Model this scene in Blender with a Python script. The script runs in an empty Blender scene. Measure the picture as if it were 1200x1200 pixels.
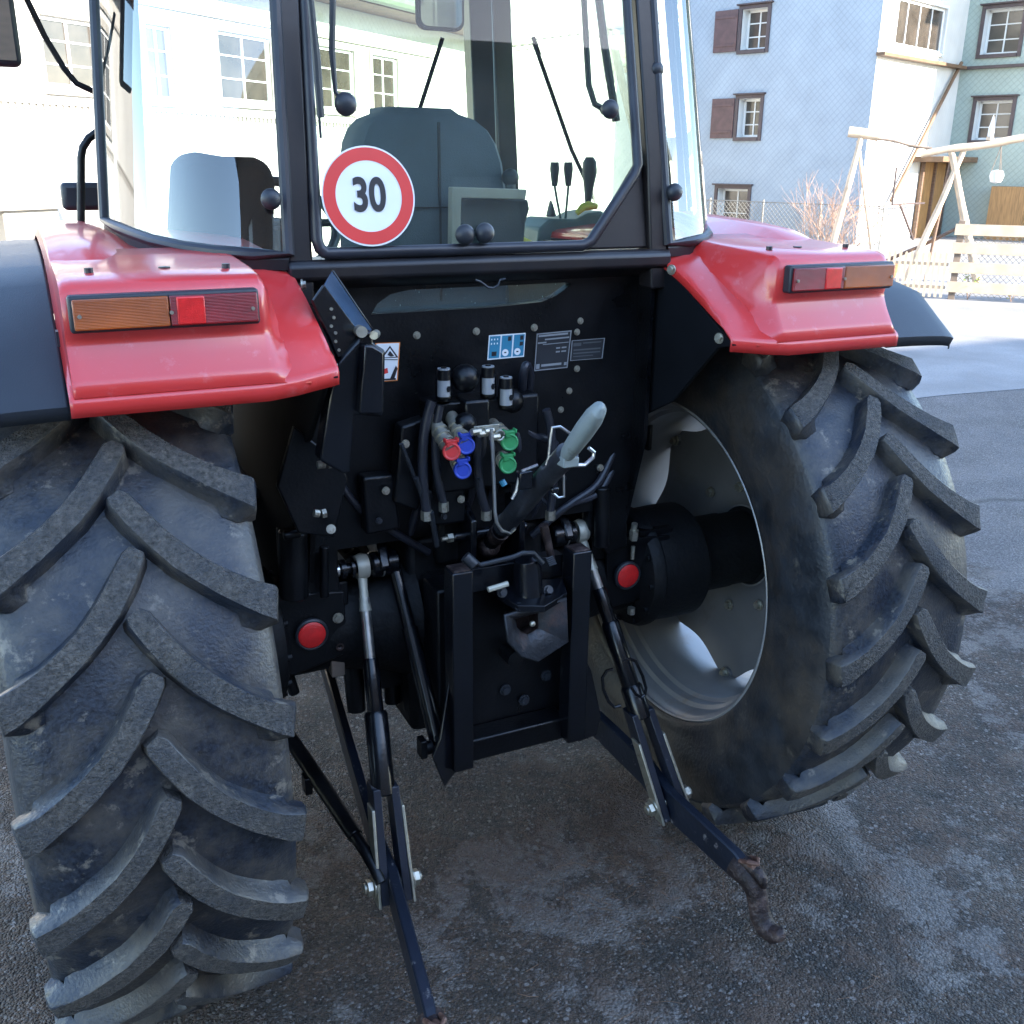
import bpy, bmesh, math, random
from mathutils import Vector, Matrix
random.seed(7)
R_=math.radians
sc=bpy.context.scene
COL=sc.collection
# ------------------------------------------------------------------ camera
CP=Vector((-1.017,-2.432,2.0)); YAW,PIT,ROL=R_(25.8),R_(19.11),R_(.56); FPX=1179.0
FW=Vector((math.sin(YAW)*math.cos(PIT),math.cos(YAW)*math.cos(PIT),-math.sin(PIT)))
_r=Vector((math.cos(YAW),-math.sin(YAW),0)); _u=_r.cross(FW)
RT=_r*math.cos(ROL)+_u*math.sin(ROL); UP=_u*math.cos(ROL)-_r*math.sin(ROL)
cam=bpy.data.cameras.new('camera'); co=bpy.data.objects.new('camera',cam); COL.objects.link(co)
M=Matrix((RT,UP,-FW)).transposed().to_4x4(); M.translation=CP; co.matrix_world=M
cam.sensor_width=36; cam.lens=36*FPX/1200; cam.clip_start=.05; cam.clip_end=900
sc.camera=co
def at(px,py,ax,v):
    """point on the plane x|y|z = v seen at a photo pixel"""
    d=FW+RT*((px-600)/FPX)-UP*((py-600)/FPX); k='xyz'.index(ax)
    return CP+d*((v-CP[k])/d[k])
# ------------------------------------------------------------------ light
SAZ,SEL=R_(149.5),R_(20)
w=bpy.data.worlds.new('World'); sc.world=w; w.use_nodes=True
nt=w.node_tree; bg=nt.nodes['Background']; sky=nt.nodes.new('ShaderNodeTexSky')
sky.sky_type='NISHITA'; sky.sun_disc=False; sky.sun_elevation=SEL; sky.sun_rotation=SAZ; sky.altitude=900; sky.dust_density=.5; sky.ozone_density=1.4
nt.links.new(sky.outputs[0],bg.inputs[0]); bg.inputs[1].default_value=.15
sl=bpy.data.lights.new('sun','SUN'); sl.energy=3.4; sl.angle=R_(.5); sl.color=(1,.93,.82)
so=bpy.data.objects.new('sun',sl); COL.objects.link(so); so.location=(10,-20,15)
sd=Vector((math.sin(SAZ)*math.cos(SEL),math.cos(SAZ)*math.cos(SEL),math.sin(SEL)))
so.rotation_euler=sd.to_track_quat('Z','Y').to_euler()
sc.view_settings.view_transform='Standard'; sc.view_settings.look='None'; sc.view_settings.gamma=1
sc.view_settings.exposure=3.0
sc.render.engine='CYCLES'
# ------------------------------------------------------------------ materials
def mat(name,c,rough=.5,metal=0,var=.25,scale=8,bump=0,bscale=60,spec=.5,coat=0,c2=None,c2lo=.5,c2hi=.7,c2scale=6,detail=6,rvar=0,stretch=None,c3=None,c3lo=.6,c3hi=.66,c3scale=20):
    m=bpy.data.materials.new(name); m.use_nodes=True; t=m.node_tree; N=t.nodes; L=t.links
    b=N['Principled BSDF']; b.inputs['Roughness'].default_value=rough; b.inputs['Metallic'].default_value=metal
    b.inputs['Specular IOR Level'].default_value=spec; b.inputs['Coat Weight'].default_value=coat; b.inputs['Coat Roughness'].default_value=.14
    tc=N.new('ShaderNodeTexCoord'); src=tc.outputs['Object']
    if stretch:
        mp=N.new('ShaderNodeMapping'); mp.inputs['Scale'].default_value=stretch; L.new(src,mp.inputs[0]); src=mp.outputs[0]
    n=N.new('ShaderNodeTexNoise'); n.inputs['Scale'].default_value=scale; n.inputs['Detail'].default_value=detail; L.new(src,n.inputs[0])
    mr=N.new('ShaderNodeMapRange'); L.new(n.outputs[0],mr.inputs[0]); mr.inputs[1].default_value=.3; mr.inputs[2].default_value=.7
    mr.inputs[3].default_value=1-var; mr.inputs[4].default_value=1+var
    mx=N.new('ShaderNodeMix'); mx.data_type='RGBA'; mx.blend_type='MULTIPLY'; mx.inputs[0].default_value=1
    mx.inputs[6].default_value=(*c,1); L.new(mr.outputs[0],mx.inputs[7]); out=mx.outputs[2]
    if c2:
        n2=N.new('ShaderNodeTexNoise'); n2.inputs['Scale'].default_value=c2scale; n2.inputs['Detail'].default_value=8; n2.inputs['Roughness'].default_value=.65; L.new(src,n2.inputs[0])
        m2=N.new('ShaderNodeMapRange'); L.new(n2.outputs[0],m2.inputs[0]); m2.inputs[1].default_value=c2lo; m2.inputs[2].default_value=c2hi
        x2=N.new('ShaderNodeMix'); x2.data_type='RGBA'; L.new(m2.outputs[0],x2.inputs[0]); L.new(out,x2.inputs[6]); x2.inputs[7].default_value=(*c2,1); out=x2.outputs[2]
    if c3:
        n5=N.new('ShaderNodeTexNoise'); n5.inputs['Scale'].default_value=c3scale; n5.inputs['Detail'].default_value=7; n5.inputs['Roughness'].default_value=.7; L.new(src,n5.inputs[0])
        m5=N.new('ShaderNodeMapRange'); L.new(n5.outputs[0],m5.inputs[0]); m5.inputs[1].default_value=c3lo; m5.inputs[2].default_value=c3hi
        x5=N.new('ShaderNodeMix'); x5.data_type='RGBA'; L.new(m5.outputs[0],x5.inputs[0]); L.new(out,x5.inputs[6]); x5.inputs[7].default_value=(*c3,1); out=x5.outputs[2]
    L.new(out,b.inputs['Base Color'])
    if rvar:
        m3=N.new('ShaderNodeMapRange'); L.new(n.outputs[0],m3.inputs[0]); m3.inputs[1].default_value=.3; m3.inputs[2].default_value=.7
        m3.inputs[3].default_value=max(0,rough-rvar); m3.inputs[4].default_value=min(1,rough+rvar); L.new(m3.outputs[0],b.inputs['Roughness'])
    if bump:
        n4=N.new('ShaderNodeTexNoise'); n4.inputs['Scale'].default_value=bscale; n4.inputs['Detail'].default_value=5; L.new(src,n4.inputs[0])
        bp=N.new('ShaderNodeBump'); bp.inputs['Strength'].default_value=bump; bp.inputs['Distance'].default_value=.01; L.new(n4.outputs[0],bp.inputs['Height']); L.new(bp.outputs[0],b.inputs['Normal'])
    return m
K={}
K['black']=mat('black_paint',(.0022,.0026,.0038),.36,0,.5,7,.12,120,spec=.35,c2=(.008,.0075,.0072),c2lo=.55,c2hi=.8,c2scale=5,rvar=.12)
K['blackgl']=mat('black_gloss_paint',(.003,.0036,.0056),.26,0,.3,9,.05,90,spec=.4,coat=.22,c2=(.018,.017,.016),c2lo=.62,c2hi=.75,c2scale=22,c3=(.10,.095,.09),c3lo=.70,c3hi=.73,c3scale=38)
K['rustlight']=mat('rusty_latch_steel',(.15,.075,.055),.6,.25,.4,22,.4,90,c2=(.24,.17,.14),c2lo=.5,c2hi=.7,c2scale=25)
K['matte']=mat('matte_black',(.004,.0045,.006),.85,0,.3,6,spec=.12)
K['skysheen']=mat('black_paint_sky_sheen',(.05,.085,.14),.3,.2,.3,9,.05,90)  # glossy black bracket face with the sky's reflection put into the colour
K['toplink']=mat('satin_black_tube',(.026,.028,.034),.36,0,.4,20,.1,90,c2=(.03,.024,.02),c2lo=.6,c2hi=.75,c2scale=30)
K['castblack']=mat('cast_black',(.0025,.003,.004),.6,0,.4,12,.25,70,spec=.3,c2=(.012,.011,.010),c2lo=.55,c2hi=.75,c2scale=9)
K['cabframe']=mat('cab_frame_paint',(.009,.008,.010),.38,0,.4,4,.03,60,c2=(.024,.017,.015),c2lo=.42,c2hi=.7,c2scale=3)
K['seal']=mat('rubber_seal',(.018,.019,.026),.38,0,.3,12)
K['red']=mat('red_paint',(.60,.030,.026),.38,0,.06,3,.02,200,coat=.75,c3=(.62,.10,.10),c3lo=.58,c3hi=.75,c3scale=26,c2=(.58,.035,.042),c2lo=.5,c2hi=.8,c2scale=4,rvar=.06)
K['plastic']=mat('grey_black_plastic',(.018,.021,.027),.42,0,.2,5,.12,400)
K['treadtop']=mat('worn_tread_rubber',(.078,.069,.060),.82,0,.6,110,1.0,210,c2=(.040,.042,.048),c2lo=.42,c2hi=.72,c2scale=12,c3=(.15,.13,.11),c3lo=.60,c3hi=.70,c3scale=42)
K['rubber']=mat('tyre_rubber',(.015,.019,.028),.42,0,.55,120,.2,160,c2=(.075,.065,.054),c2lo=.43,c2hi=.64,c2scale=8,rvar=.12,c3=(.15,.13,.105),c3lo=.585,c3hi=.66,c3scale=17)
K['sidewall']=mat('tyre_sidewall',(.018,.021,.026),.5,0,.4,15,.25,80,c2=(.066,.050,.036),c2lo=.44,c2hi=.74,c2scale=5,rvar=.1,c3=(.11,.095,.075),c3lo=.62,c3hi=.75,c3scale=14)
K['silver']=mat('silver_rim_paint',(.29,.285,.28),.36,.2,.12,6,.04,90,c2=(.24,.19,.14),c2lo=.6,c2hi=.8,c2scale=7)
K['disc']=mat('grey_disc_paint',(.165,.16,.157),.34,.15,.15,5,.03,90,c2=(.12,.09,.07),c2lo=.6,c2hi=.85,c2scale=5)
K['steel']=mat('bare_steel',(.55,.54,.52),.28,.9,.2,14,.05,90)
K['zinc']=mat('zinc_plated_steel',(.42,.40,.33),.4,.8,.3,30,.05,90,c2=(.16,.10,.06),c2lo=.55,c2hi=.7,c2scale=30)
K['castbeige']=mat('unpainted_cast_steel',(.46,.44,.36),.45,.3,.15,20,.1,90)
K['rust']=mat('rusty_steel',(.034,.022,.021),.5,.4,.5,22,.5,90,c2=(.15,.105,.09),c2lo=.5,c2hi=.75,c2scale=25)
K['wornpaint']=mat('worn_blue_black_paint',(.013,.017,.028),.3,.1,.3,9,.1,70,c2=(.16,.15,.15),c2lo=.62,c2hi=.68,c2scale=26)
K['amber']=mat('amber_lens',(.36,.075,.006),.2,0,.45,7,.0,90,coat=.5)
K['redlens']=mat('dark_red_lens',(.22,.008,.011),.18,0,.5,9,coat=.5)
def ribs(m,sc_=120,st=.3):
    t=m.node_tree; N=t.nodes; L=t.links; wv=N.new('ShaderNodeTexWave'); wv.bands_direction='Z'; wv.inputs['Scale'].default_value=sc_; wv.inputs['Distortion'].default_value=0
    tc=N.new('ShaderNodeTexCoord'); L.new(tc.outputs['Object'],wv.inputs[0]); bp=N.new('ShaderNodeBump'); bp.inputs['Strength'].default_value=st; bp.inputs['Distance'].default_value=.003; L.new(wv.outputs['Fac'],bp.inputs['Height']); L.new(bp.outputs[0],N['Principled BSDF'].inputs['Normal'])
ribs(K['amber']); ribs(K['redlens'])
K['reflector']=mat('red_reflector',(.72,.02,.02),.22,0,.12,70,.25,500,coat=.4)
K['capred']=mat('red_plastic',(.52,.03,.03),.45,0,.15,30,c2=(.12,.02,.02),c2lo=.6,c2hi=.8,c2scale=40)
K['capblue']=mat('blue_plastic',(.018,.045,.33),.45,0,.15,30,c2=(.01,.02,.08),c2lo=.6,c2hi=.8,c2scale=40)
K['capgreen']=mat('green_plastic',(.03,.23,.075),.45,0,.15,30,c2=(.01,.06,.02),c2lo=.6,c2hi=.8,c2scale=40)
K['grip']=mat('pale_green_grip',(.20,.225,.215),.5,0,.15,12,.1,120,c2=(.12,.12,.11),c2lo=.6,c2hi=.75,c2scale=25)
K['white']=mat('white_sticker',(.78,.78,.78),.35,0,.03,9)
K['stickred']=mat('red_sticker',(.66,.045,.04),.35,0,.05,9)
K['ink']=mat('black_ink',(.02,.018,.022),.4,0,.05,9)
K['cyan']=mat('blue_sticker',(.035,.21,.33),.4,0,.1,9)
K['orange']=mat('orange_print',(.75,.22,.04),.4,0,.1,9)
K['idplate']=mat('dark_id_plate',(.035,.037,.042),.35,.3,.2,9)
K['platelight']=mat('id_plate_print',(.30,.31,.32),.4,.3,.2,9)
K['platedim']=mat('faded_plate_print',(.10,.105,.11),.4,.2,.2,9)
K['fabric']=mat('seat_fabric',(.065,.08,.105),.75,0,.12,9,.3,300)
K['darkplastic']=mat('interior_plastic',(.018,.023,.03),.55,0,.2,8,.08,200)
K['beigepl']=mat('beige_plastic',(.36,.30,.26),.5,0,.1,8)
K['teal']=mat('grey_teal_console',(.15,.21,.21),.5,0,.15,8)
K['yellow']=mat('yellow_plastic',(.55,.48,.06),.5,0,.1,8)
K['teal']=mat('grey_teal_console',(.08,.12,.125),.5,0,.15,8)
K['mirror']=mat('mirror_glass',(.75,.8,.8),.03,1,.02,5)
K['hood']=mat('dark_hood_paint',(.03,.03,.034),.35,0,.2,5)
def glass(name,tint,dirt,ior=1.75,dust=(.55,.6,.6)):
    m=bpy.data.materials.new(name); m.use_nodes=True; t=m.node_tree; N=t.nodes; L=t.links; N.remove(N['Principled BSDF'])
    o=N['Material Output']; tr=N.new('ShaderNodeBsdfTransparent'); tr.inputs[0].default_value=(*tint,1)
    gl=N.new('ShaderNodeBsdfGlossy'); gl.inputs['Roughness'].default_value=.015
    fr=N.new('ShaderNodeFresnel'); fr.inputs[0].default_value=ior
    geo=N.new('ShaderNodeNewGeometry')
    a=N.new('ShaderNodeMixShader'); L.new(fr.outputs[0],a.inputs[0]); L.new(tr.outputs[0],a.inputs[1]); L.new(gl.outputs[0],a.inputs[2])
    df=N.new('ShaderNodeBsdfDiffuse'); df.inputs[0].default_value=(*dust,1)
    tc=N.new('ShaderNodeTexCoord'); mp=N.new('ShaderNodeMapping'); mp.inputs['Scale'].default_value=(1,1,.45); L.new(tc.outputs['Object'],mp.inputs[0])
    n=N.new('ShaderNodeTexNoise'); n.inputs['Scale'].default_value=5; n.inputs['Detail'].default_value=9; L.new(mp.outputs[0],n.inputs[0])
    mr=N.new('ShaderNodeMapRange'); L.new(n.outputs[0],mr.inputs[0]); mr.inputs[1].default_value=.35; mr.inputs[2].default_value=.8; mr.inputs[3].default_value=dirt*.3; mr.inputs[4].default_value=dirt*1.8
    v=N.new('ShaderNodeTexVoronoi'); v.inputs['Scale'].default_value=85; L.new(mp.outputs[0],v.inputs[0])
    v2=N.new('ShaderNodeMapRange'); L.new(v.outputs['Distance'],v2.inputs[0]); v2.inputs[1].default_value=.10; v2.inputs[2].default_value=.05; v2.inputs[3].default_value=0; v2.inputs[4].default_value=dirt*5
    ad=N.new('ShaderNodeMath'); ad.operation='ADD'; ad.use_clamp=True; L.new(mr.outputs[0],ad.inputs[0]); L.new(v2.outputs[0],ad.inputs[1])
    c=N.new('ShaderNodeMixShader'); L.new(ad.outputs[0],c.inputs[0]); L.new(a.outputs[0],c.inputs[1]); L.new(df.outputs[0],c.inputs[2]); L.new(c.outputs[0],o.inputs[0])
    return m
K['glass']=glass('rear_glass',(.74,.87,.79),.035,1.36)
K['cglass']=glass('corner_glass',(.88,.94,.94),.015,2.1)
K['fglass']=glass('front_glass',(.9,.96,.92),.008,1.25)
K['slotglass']=glass('slot_glass',(.5,.65,.65),.16,2.2,(.30,.42,.42))
# ------------------------------------------------------------------ mesh builder
SPLIT={'bracketry','glass_knob','drop_leg','grommet','bracket_bolt','panel_bolt','frame_bolt','plate_bolt','fender_bolt','plate_bracket','control_rod','bracket_rivet','cross_bolt','hydraulic_hose','retaining_wire','handrail','clamp','fork_plate','door_handle_bar','rear_wiper','post','rail','screw','bracket_nut','washer','pin'}
class MB:
    def __init__(s): s.v=[]; s.f=[]; s.mi=[]
    def add(s,vs,fs,mi=0):
        o=len(s.v); s.v+=[Vector(p) for p in vs]; s.f+=[tuple(i+o for i in f) for f in fs]; s.mi+=[mi]*len(fs); return s
    def box(s,a,b,mi=0,rot=None):
        x0,y0,z0=[min(p,q) for p,q in zip(a,b)]; x1,y1,z1=[max(p,q) for p,q in zip(a,b)]
        vs=[Vector(p) for p in((x0,y0,z0),(x1,y0,z0),(x1,y1,z0),(x0,y1,z0),(x0,y0,z1),(x1,y0,z1),(x1,y1,z1),(x0,y1,z1))]
        if rot is not None:
            c=Vector(((x0+x1)/2,(y0+y1)/2,(z0+z1)/2)); vs=[c+rot@(p-c) for p in vs]
        return s.add(vs,[(0,3,2,1),(4,5,6,7),(0,1,5,4),(1,2,6,5),(2,3,7,6),(3,0,4,7)],mi)
    def prism(s,poly,d,mi=0):
        """poly: list of 3D points (planar), extruded by vector d"""
        n=len(poly); P=[Vector(p) for p in poly]; d=Vector(d)
        return s.add(P+[p+d for p in P],[tuple(range(n))[::-1],tuple(range(n,2*n))]+[(i,(i+1)%n,(i+1)%n+n,i+n) for i in range(n)],mi)
    def tube(s,pts,r,n=14,mi=0,caps=True,flat=1.0):
        P=[Vector(p) for p in pts]; m=len(P); rs=r if isinstance(r,(list,tuple)) else [r]*m
        T=[]
        for i in range(m):
            t=(P[min(i+1,m-1)]-P[max(i-1,0)]); T.append(t.normalized() if t.length>1e-9 else (T[-1] if T else Vector((0,0,1))))
        a=T[0].orthogonal().normalized(); vs=[]
        for i in range(m):
            a=(a-T[i]*a.dot(T[i])).normalized(); b=T[i].cross(a)
            for k in range(n):
                th=2*math.pi*k/n; vs.append(P[i]+(a*math.cos(th)+b*math.sin(th)*flat)*rs[i])
        fs=[(i*n+k,i*n+(k+1)%n,(i+1)*n+(k+1)%n,(i+1)*n+k) for i in range(m-1) for k in range(n)]
        if caps: fs+=[tuple(range(n))[::-1],tuple(range((m-1)*n,m*n))]
        return s.add(vs,fs,mi)
    def cyl(s,p0,p1,r,n=20,mi=0): return s.tube([p0,p1],r,n,mi)
    def lathe(s,prof,c,axis,n=40,mi=0,closed=False):
        """prof: (distance along axis, radius)"""
        ax=Vector(axis).normalized(); a=ax.orthogonal().normalized(); b=ax.cross(a); c=Vector(c); vs=[]
        for h,r in prof:
            for k in range(n):
                th=2*math.pi*k/n; vs.append(c+ax*h+(a*math.cos(th)+b*math.sin(th))*r)
        m=len(prof); fs=[(i*n+k,i*n+(k+1)%n,(i+1)*n+(k+1)%n,(i+1)*n+k) for i in range(m-1) for k in range(n)]
        return s.add(vs,fs,mi)
    def ball(s,c,r,n=16,mi=0,sq=(1,1,1)):
        c=Vector(c); vs=[];m=n//2
        for i in range(m+1):
            ph=math.pi*i/m
            for k in range(n):
                th=2*math.pi*k/n; vs.append(c+Vector((sq[0]*r*math.sin(ph)*math.cos(th),sq[1]*r*math.sin(ph)*math.sin(th),sq[2]*r*math.cos(ph))))
        return s.add(vs,[(i*n+k,(i+1)*n+k,(i+1)*n+(k+1)%n,i*n+(k+1)%n) for i in range(m) for k in range(n)],mi)
    def grid(s,rows,mi=0,thick=0):
        m=len(rows); n=len(rows[0]); vs=[Vector(p) for r in rows for p in r]
        return s.add(vs,[(i*n+k,i*n+k+1,(i+1)*n+k+1,(i+1)*n+k) for i in range(m-1) for k in range(n-1)],mi)
    def bolt(s,p,d,r=.009,h=.007,mi=0):
        d=Vector(d).normalized(); p=Vector(p); s.tube([p,p+d*h*.35],r*1.45,12,mi); s.tube([p,p+d*h],r,6,mi); return s
    def pieces(s):
        """split into separate solids (shells whose boxes touch stay together)"""
        n=len(s.v); par=list(range(n))
        def find(a):
            while par[a]!=a: par[a]=par[par[a]]; a=par[a]
            return a
        for f in s.f:
            r=find(f[0])
            for i in f[1:]: par[find(i)]=r
        comp={}
        for i in range(n): comp.setdefault(find(i),[]).append(i)
        ks=list(comp); bx=[([min(s.v[i][a] for i in comp[k])-.001 for a in range(3)],[max(s.v[i][a] for i in comp[k])+.001 for a in range(3)]) for k in ks]
        g=list(range(len(ks)))
        def gf(a):
            while g[a]!=a: a=g[a]
            return a
        for i in range(len(ks)):
            for j in range(i):
                if all(bx[i][0][a]<=bx[j][1][a] and bx[j][0][a]<=bx[i][1][a] for a in range(3)): g[gf(i)]=gf(j)
        own={}
        for q,k in enumerate(ks):
            for i in comp[k]: own[i]=gf(q)
        out=[]
        for gi in sorted(set(own.values())):
            m=MB(); mp={}
            for i in range(n):
                if own[i]==gi: mp[i]=len(m.v); m.v.append(s.v[i])
            for f,mi in zip(s.f,s.mi):
                if own[f[0]]==gi: m.f.append(tuple(mp[i] for i in f)); m.mi.append(mi)
            if m.f: out.append(m)
        return out
    def build(s,name,mats,parent=None,smooth=True,bevel=0,solid=0,ang=35,segs=2,_sp=True):
        if _sp and name in SPLIT:
            obs=[p.build(name,mats,parent,smooth,bevel,solid,ang,segs,False) for p in s.pieces()]
            return obs[0]
        if not isinstance(mats,(list,tuple)): mats=[mats]
        lo=Vector([min(p[i] for p in s.v) for i in range(3)]); hi=Vector([max(p[i] for p in s.v) for i in range(3)]); c=(lo+hi)/2
        me=bpy.data.meshes.new(name); me.from_pydata([p-c for p in s.v],[],s.f)
        for m in mats: me.materials.append(m)
        me.polygons.foreach_set('material_index',s.mi)
        bm=bmesh.new(); bm.from_mesh(me); bmesh.ops.remove_doubles(bm,verts=bm.verts,dist=1e-5); bmesh.ops.recalc_face_normals(bm,faces=bm.faces); bm.to_mesh(me); bm.free()
        if smooth:
            me.shade_smooth(); me.set_sharp_from_angle(angle=R_(ang))
        o=bpy.data.objects.new(name,me); COL.objects.link(o)
        if parent is not None:
            o.parent=parent; off=Vector((0,0,0)); q=parent
            while q is not None and not q.get('_root'): off+=q.location; q=q.parent
            o.location=c-off
        else: o.location=c
        if solid:
            md=o.modifiers.new('solid','SOLIDIFY'); md.thickness=solid; md.offset=-1
        if bevel:
            md=o.modifiers.new('bevel','BEVEL'); md.width=bevel; md.segments=segs; md.limit_method='ANGLE'; md.angle_limit=R_(30)
        return o
def tag(o,label=None,cat=None,group=None,kind=None):
    if label: o['label']=label
    if cat: o['category']=cat
    if group: o['group']=group
    if kind: o['kind']=kind
    return o
def root(name,loc,rz=0,label=None,cat=None,group=None):
    o=bpy.data.objects.new(name,None); COL.objects.link(o); o.location=loc; o.rotation_euler=(0,0,rz); o.empty_display_size=.2; o['_root']=1
    return tag(o,label,cat,group)
def copy_tree(o,parent=None):
    kids=[c for c in COL.objects if c.parent==o]
    c=o.copy(); COL.objects.link(c)
    if parent is not None: c.parent=parent
    for k in kids: copy_tree(k,c)
    return c
def text_mesh(txt,size):
    cu=bpy.data.curves.new('txt','FONT'); cu.body=txt; cu.size=size; cu.align_x='CENTER'; cu.align_y='CENTER'; cu.offset=size*.028; cu.extrude=.0006
    ob=bpy.data.objects.new('txt',cu); COL.objects.link(ob); dg=bpy.context.evaluated_depsgraph_get(); me=bpy.data.meshes.new_from_object(ob.evaluated_get(dg)); bpy.data.objects.remove(ob); return me

# ================================================================== SETTING
# ground: one sheet, asphalt with damp, dirty and worn patches
def ground():
    m=bpy.data.materials.new('asphalt'); m.use_nodes=True; t=m.node_tree; N=t.nodes; L=t.links; b=N['Principled BSDF']
    tc=N.new('ShaderNodeTexCoord'); P=tc.outputs['Object']
    def noise(s,d=8,r=.6,src=P):
        n=N.new('ShaderNodeTexNoise'); n.inputs['Scale'].default_value=s; n.inputs['Detail'].default_value=d; n.inputs['Roughness'].default_value=r; L.new(src,n.inputs[0]); return n.outputs[0]
    def rng(s,a,b_,c=0,d=1):
        n=N.new('ShaderNodeMapRange'); L.new(s,n.inputs[0]); n.inputs[1].default_value=a; n.inputs[2].default_value=b_; n.inputs[3].default_value=c; n.inputs[4].default_value=d; return n.outputs[0]
    def mix(f,a,c,mode='MIX'):
        n=N.new('ShaderNodeMix'); n.data_type='RGBA'; n.blend_type=mode
        for k,s in((0,f),(6,a),(7,c)):
            if isinstance(s,(int,float)): n.inputs[k].default_value=s
            elif isinstance(s,tuple): n.inputs[k].default_value=(*s,1)
            else: L.new(s,n.inputs[k])
        return n.outputs[2]
    def math_(op,a,c):
        n=N.new('ShaderNodeMath'); n.operation=op; n.use_clamp=False
        for k,s in((0,a),(1,c)):
            if isinstance(s,(int,float)): n.inputs[k].default_value=s
            else: L.new(s,n.inputs[k])
        return n.outputs[0]
    base=mix(rng(noise(1.1),.35,.65),(.19,.176,.17),(.27,.255,.25))
    base=mix(rng(noise(95,4,.75),.42,.58),mix(1.0,base,(.38,.38,.40),'MULTIPLY'),base)
    # aggregate stones
    v=N.new('ShaderNodeTexVoronoi'); v.inputs['Scale'].default_value=140; L.new(P,v.inputs[0])
    base=mix(rng(v.outputs['Color'],.55,.95,0,.65),base,(.40,.385,.38))
    v3=N.new('ShaderNodeTexVoronoi'); v3.inputs['Scale'].default_value=52; L.new(P,v3.inputs[0]); sv=N.new('ShaderNodeSeparateColor'); L.new(v3.outputs['Color'],sv.inputs[0])
    stone=math_('MULTIPLY',rng(sv.outputs[0],.90,.93),rng(v3.outputs['Distance'],.42,.30))
    base=mix(math_('MULTIPLY',stone,.8),base,mix(sv.outputs[1],(.42,.39,.36),(.06,.055,.055)))
    base=mix(rng(noise(22,6,.75),.60,.68,0,.7),base,(.06,.056,.055))
    # damp dark dirt where the tractor stands
    g=N.new('ShaderNodeTexGradient'); g.gradient_type='SPHERICAL'; mp=N.new('ShaderNodeMapping'); mp.inputs['Location'].default_value=(-.14,.02,0); mp.inputs['Scale'].default_value=(.24,.30,1); L.new(P,mp.inputs[0]); L.new(mp.outputs[0],g.inputs[0])
    area=math_('ADD',g.outputs['Fac'],math_('MULTIPLY',math_('SUBTRACT',noise(1.6,10,.7),.5),1.3))
    dirtmask=rng(area,.30,.42,0,.93)
    dirt=mix(rng(noise(7,9,.75),.40,.58),(.021,.020,.020),(.105,.062,.042))
    dirt=mix(rng(noise(60,5,.7),.42,.58),mix(1.0,dirt,(.22,.22,.23),'MULTIPLY'),dirt)
    dirt=mix(rng(v.outputs['Color'],.72,.95,0,.8),dirt,(.26,.235,.22))
    pale=rng(math_('ADD',noise(1.25,10,.72),math_('MULTIPLY',noise(5,6,.7),.25)),.66,.70,0,.9)
    dirtmask=math_('MULTIPLY',dirtmask,math_('SUBTRACT',1.0,math_('MULTIPLY',pale,.85)))
    base=mix(math_('MULTIPLY',pale,rng(g.outputs['Fac'],0,.2,0,.85)),base,mix(rng(noise(60,5,.7),.4,.6),(.14,.125,.115),(.27,.24,.22)))
    dirt=mix(math_('MULTIPLY',stone,.8),dirt,(.28,.25,.235))
    base=mix(dirtmask,base,dirt)
    # sandy reddish spill and pale flakes
    base=mix(rng(math_('ADD',noise(2.7,9,.75),math_('MULTIPLY',g.outputs['Fac'],.25)),.70,.80,0,.6),base,(.14,.085,.06))
    # cracks / seams in the far road
    w_=N.new('ShaderNodeTexVoronoi'); w_.feature='DISTANCE_TO_EDGE'; w_.inputs['Scale'].default_value=.17; mpw=N.new('ShaderNodeMapping'); mpw.inputs['Rotation'].default_value=(0,0,.5); 
    wn=N.new('ShaderNodeVectorMath'); wn.operation='ADD'; nn=N.new('ShaderNodeTexNoise'); nn.inputs['Scale'].default_value=1.3; L.new(P,nn.inputs[0]); sc_=N.new('ShaderNodeVectorMath'); sc_.operation='SCALE'; sc_.inputs[3].default_value=.5; L.new(nn.outputs['Color'],sc_.inputs[0]); L.new(P,wn.inputs[0]); L.new(sc_.outputs[0],wn.inputs[1]); L.new(wn.outputs[0],mpw.inputs[0]); L.new(mpw.outputs[0],w_.inputs[0])
    base=mix(rng(w_.outputs['Distance'],.006,.001,0,.6),base,(.03,.028,.028))
    L.new(base,b.inputs['Base Color'])
    L.new(rng(noise(3,6),.3,.7,.55,.9),b.inputs['Roughness'])
    h=math_('ADD',math_('MULTIPLY',v.outputs['Distance'],-.9),math_('MULTIPLY',noise(45,4),1.2))
    h=math_('ADD',h,math_('MULTIPLY',noise(7,8,.7),1.2))
    bp=N.new('ShaderNodeBump'); bp.inputs['Strength'].default_value=1.0; bp.inputs['Distance'].default_value=.02; L.new(h,bp.inputs['Height']); L.new(bp.outputs[0],b.inputs['Normal'])
    mb=MB(); mb.grid([[(x,y,0) for x in(-300,-30,-4,4,30,300)] for y in(-300,-30,-4,4,30,300)])
    o=mb.build('ground',m,smooth=False); tag(o,kind='structure'); return o
ground()
K['sunroad']=mat('sun_pale_road',(.235,.225,.22),.85,0,.25,1.2,.6,60,c2=(.17,.165,.165),c2lo=.5,c2hi=.7,c2scale=40)  # road sheet added and paled so the far ground reads sunlit
p0=at(1085,467,'z',.004); p1=at(1200,455,'z',.004); dd=(p1-p0).normalized()
mb=MB(); a_=p0-dd*14; b2=p1+dd*30; back=Vector((-dd.y,dd.x,0)) if dd.x>0 else Vector((dd.y,-dd.x,0))
mb.grid([[a_.lerp(b2,i/60)+back*(math.sin(i*2.1)*.02+math.sin(i*.77)*.04) for i in range(61)],[a_.lerp(b2,i/60)+back*60 for i in range(61)]])
for q in mb.v: q.z=.004
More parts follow.
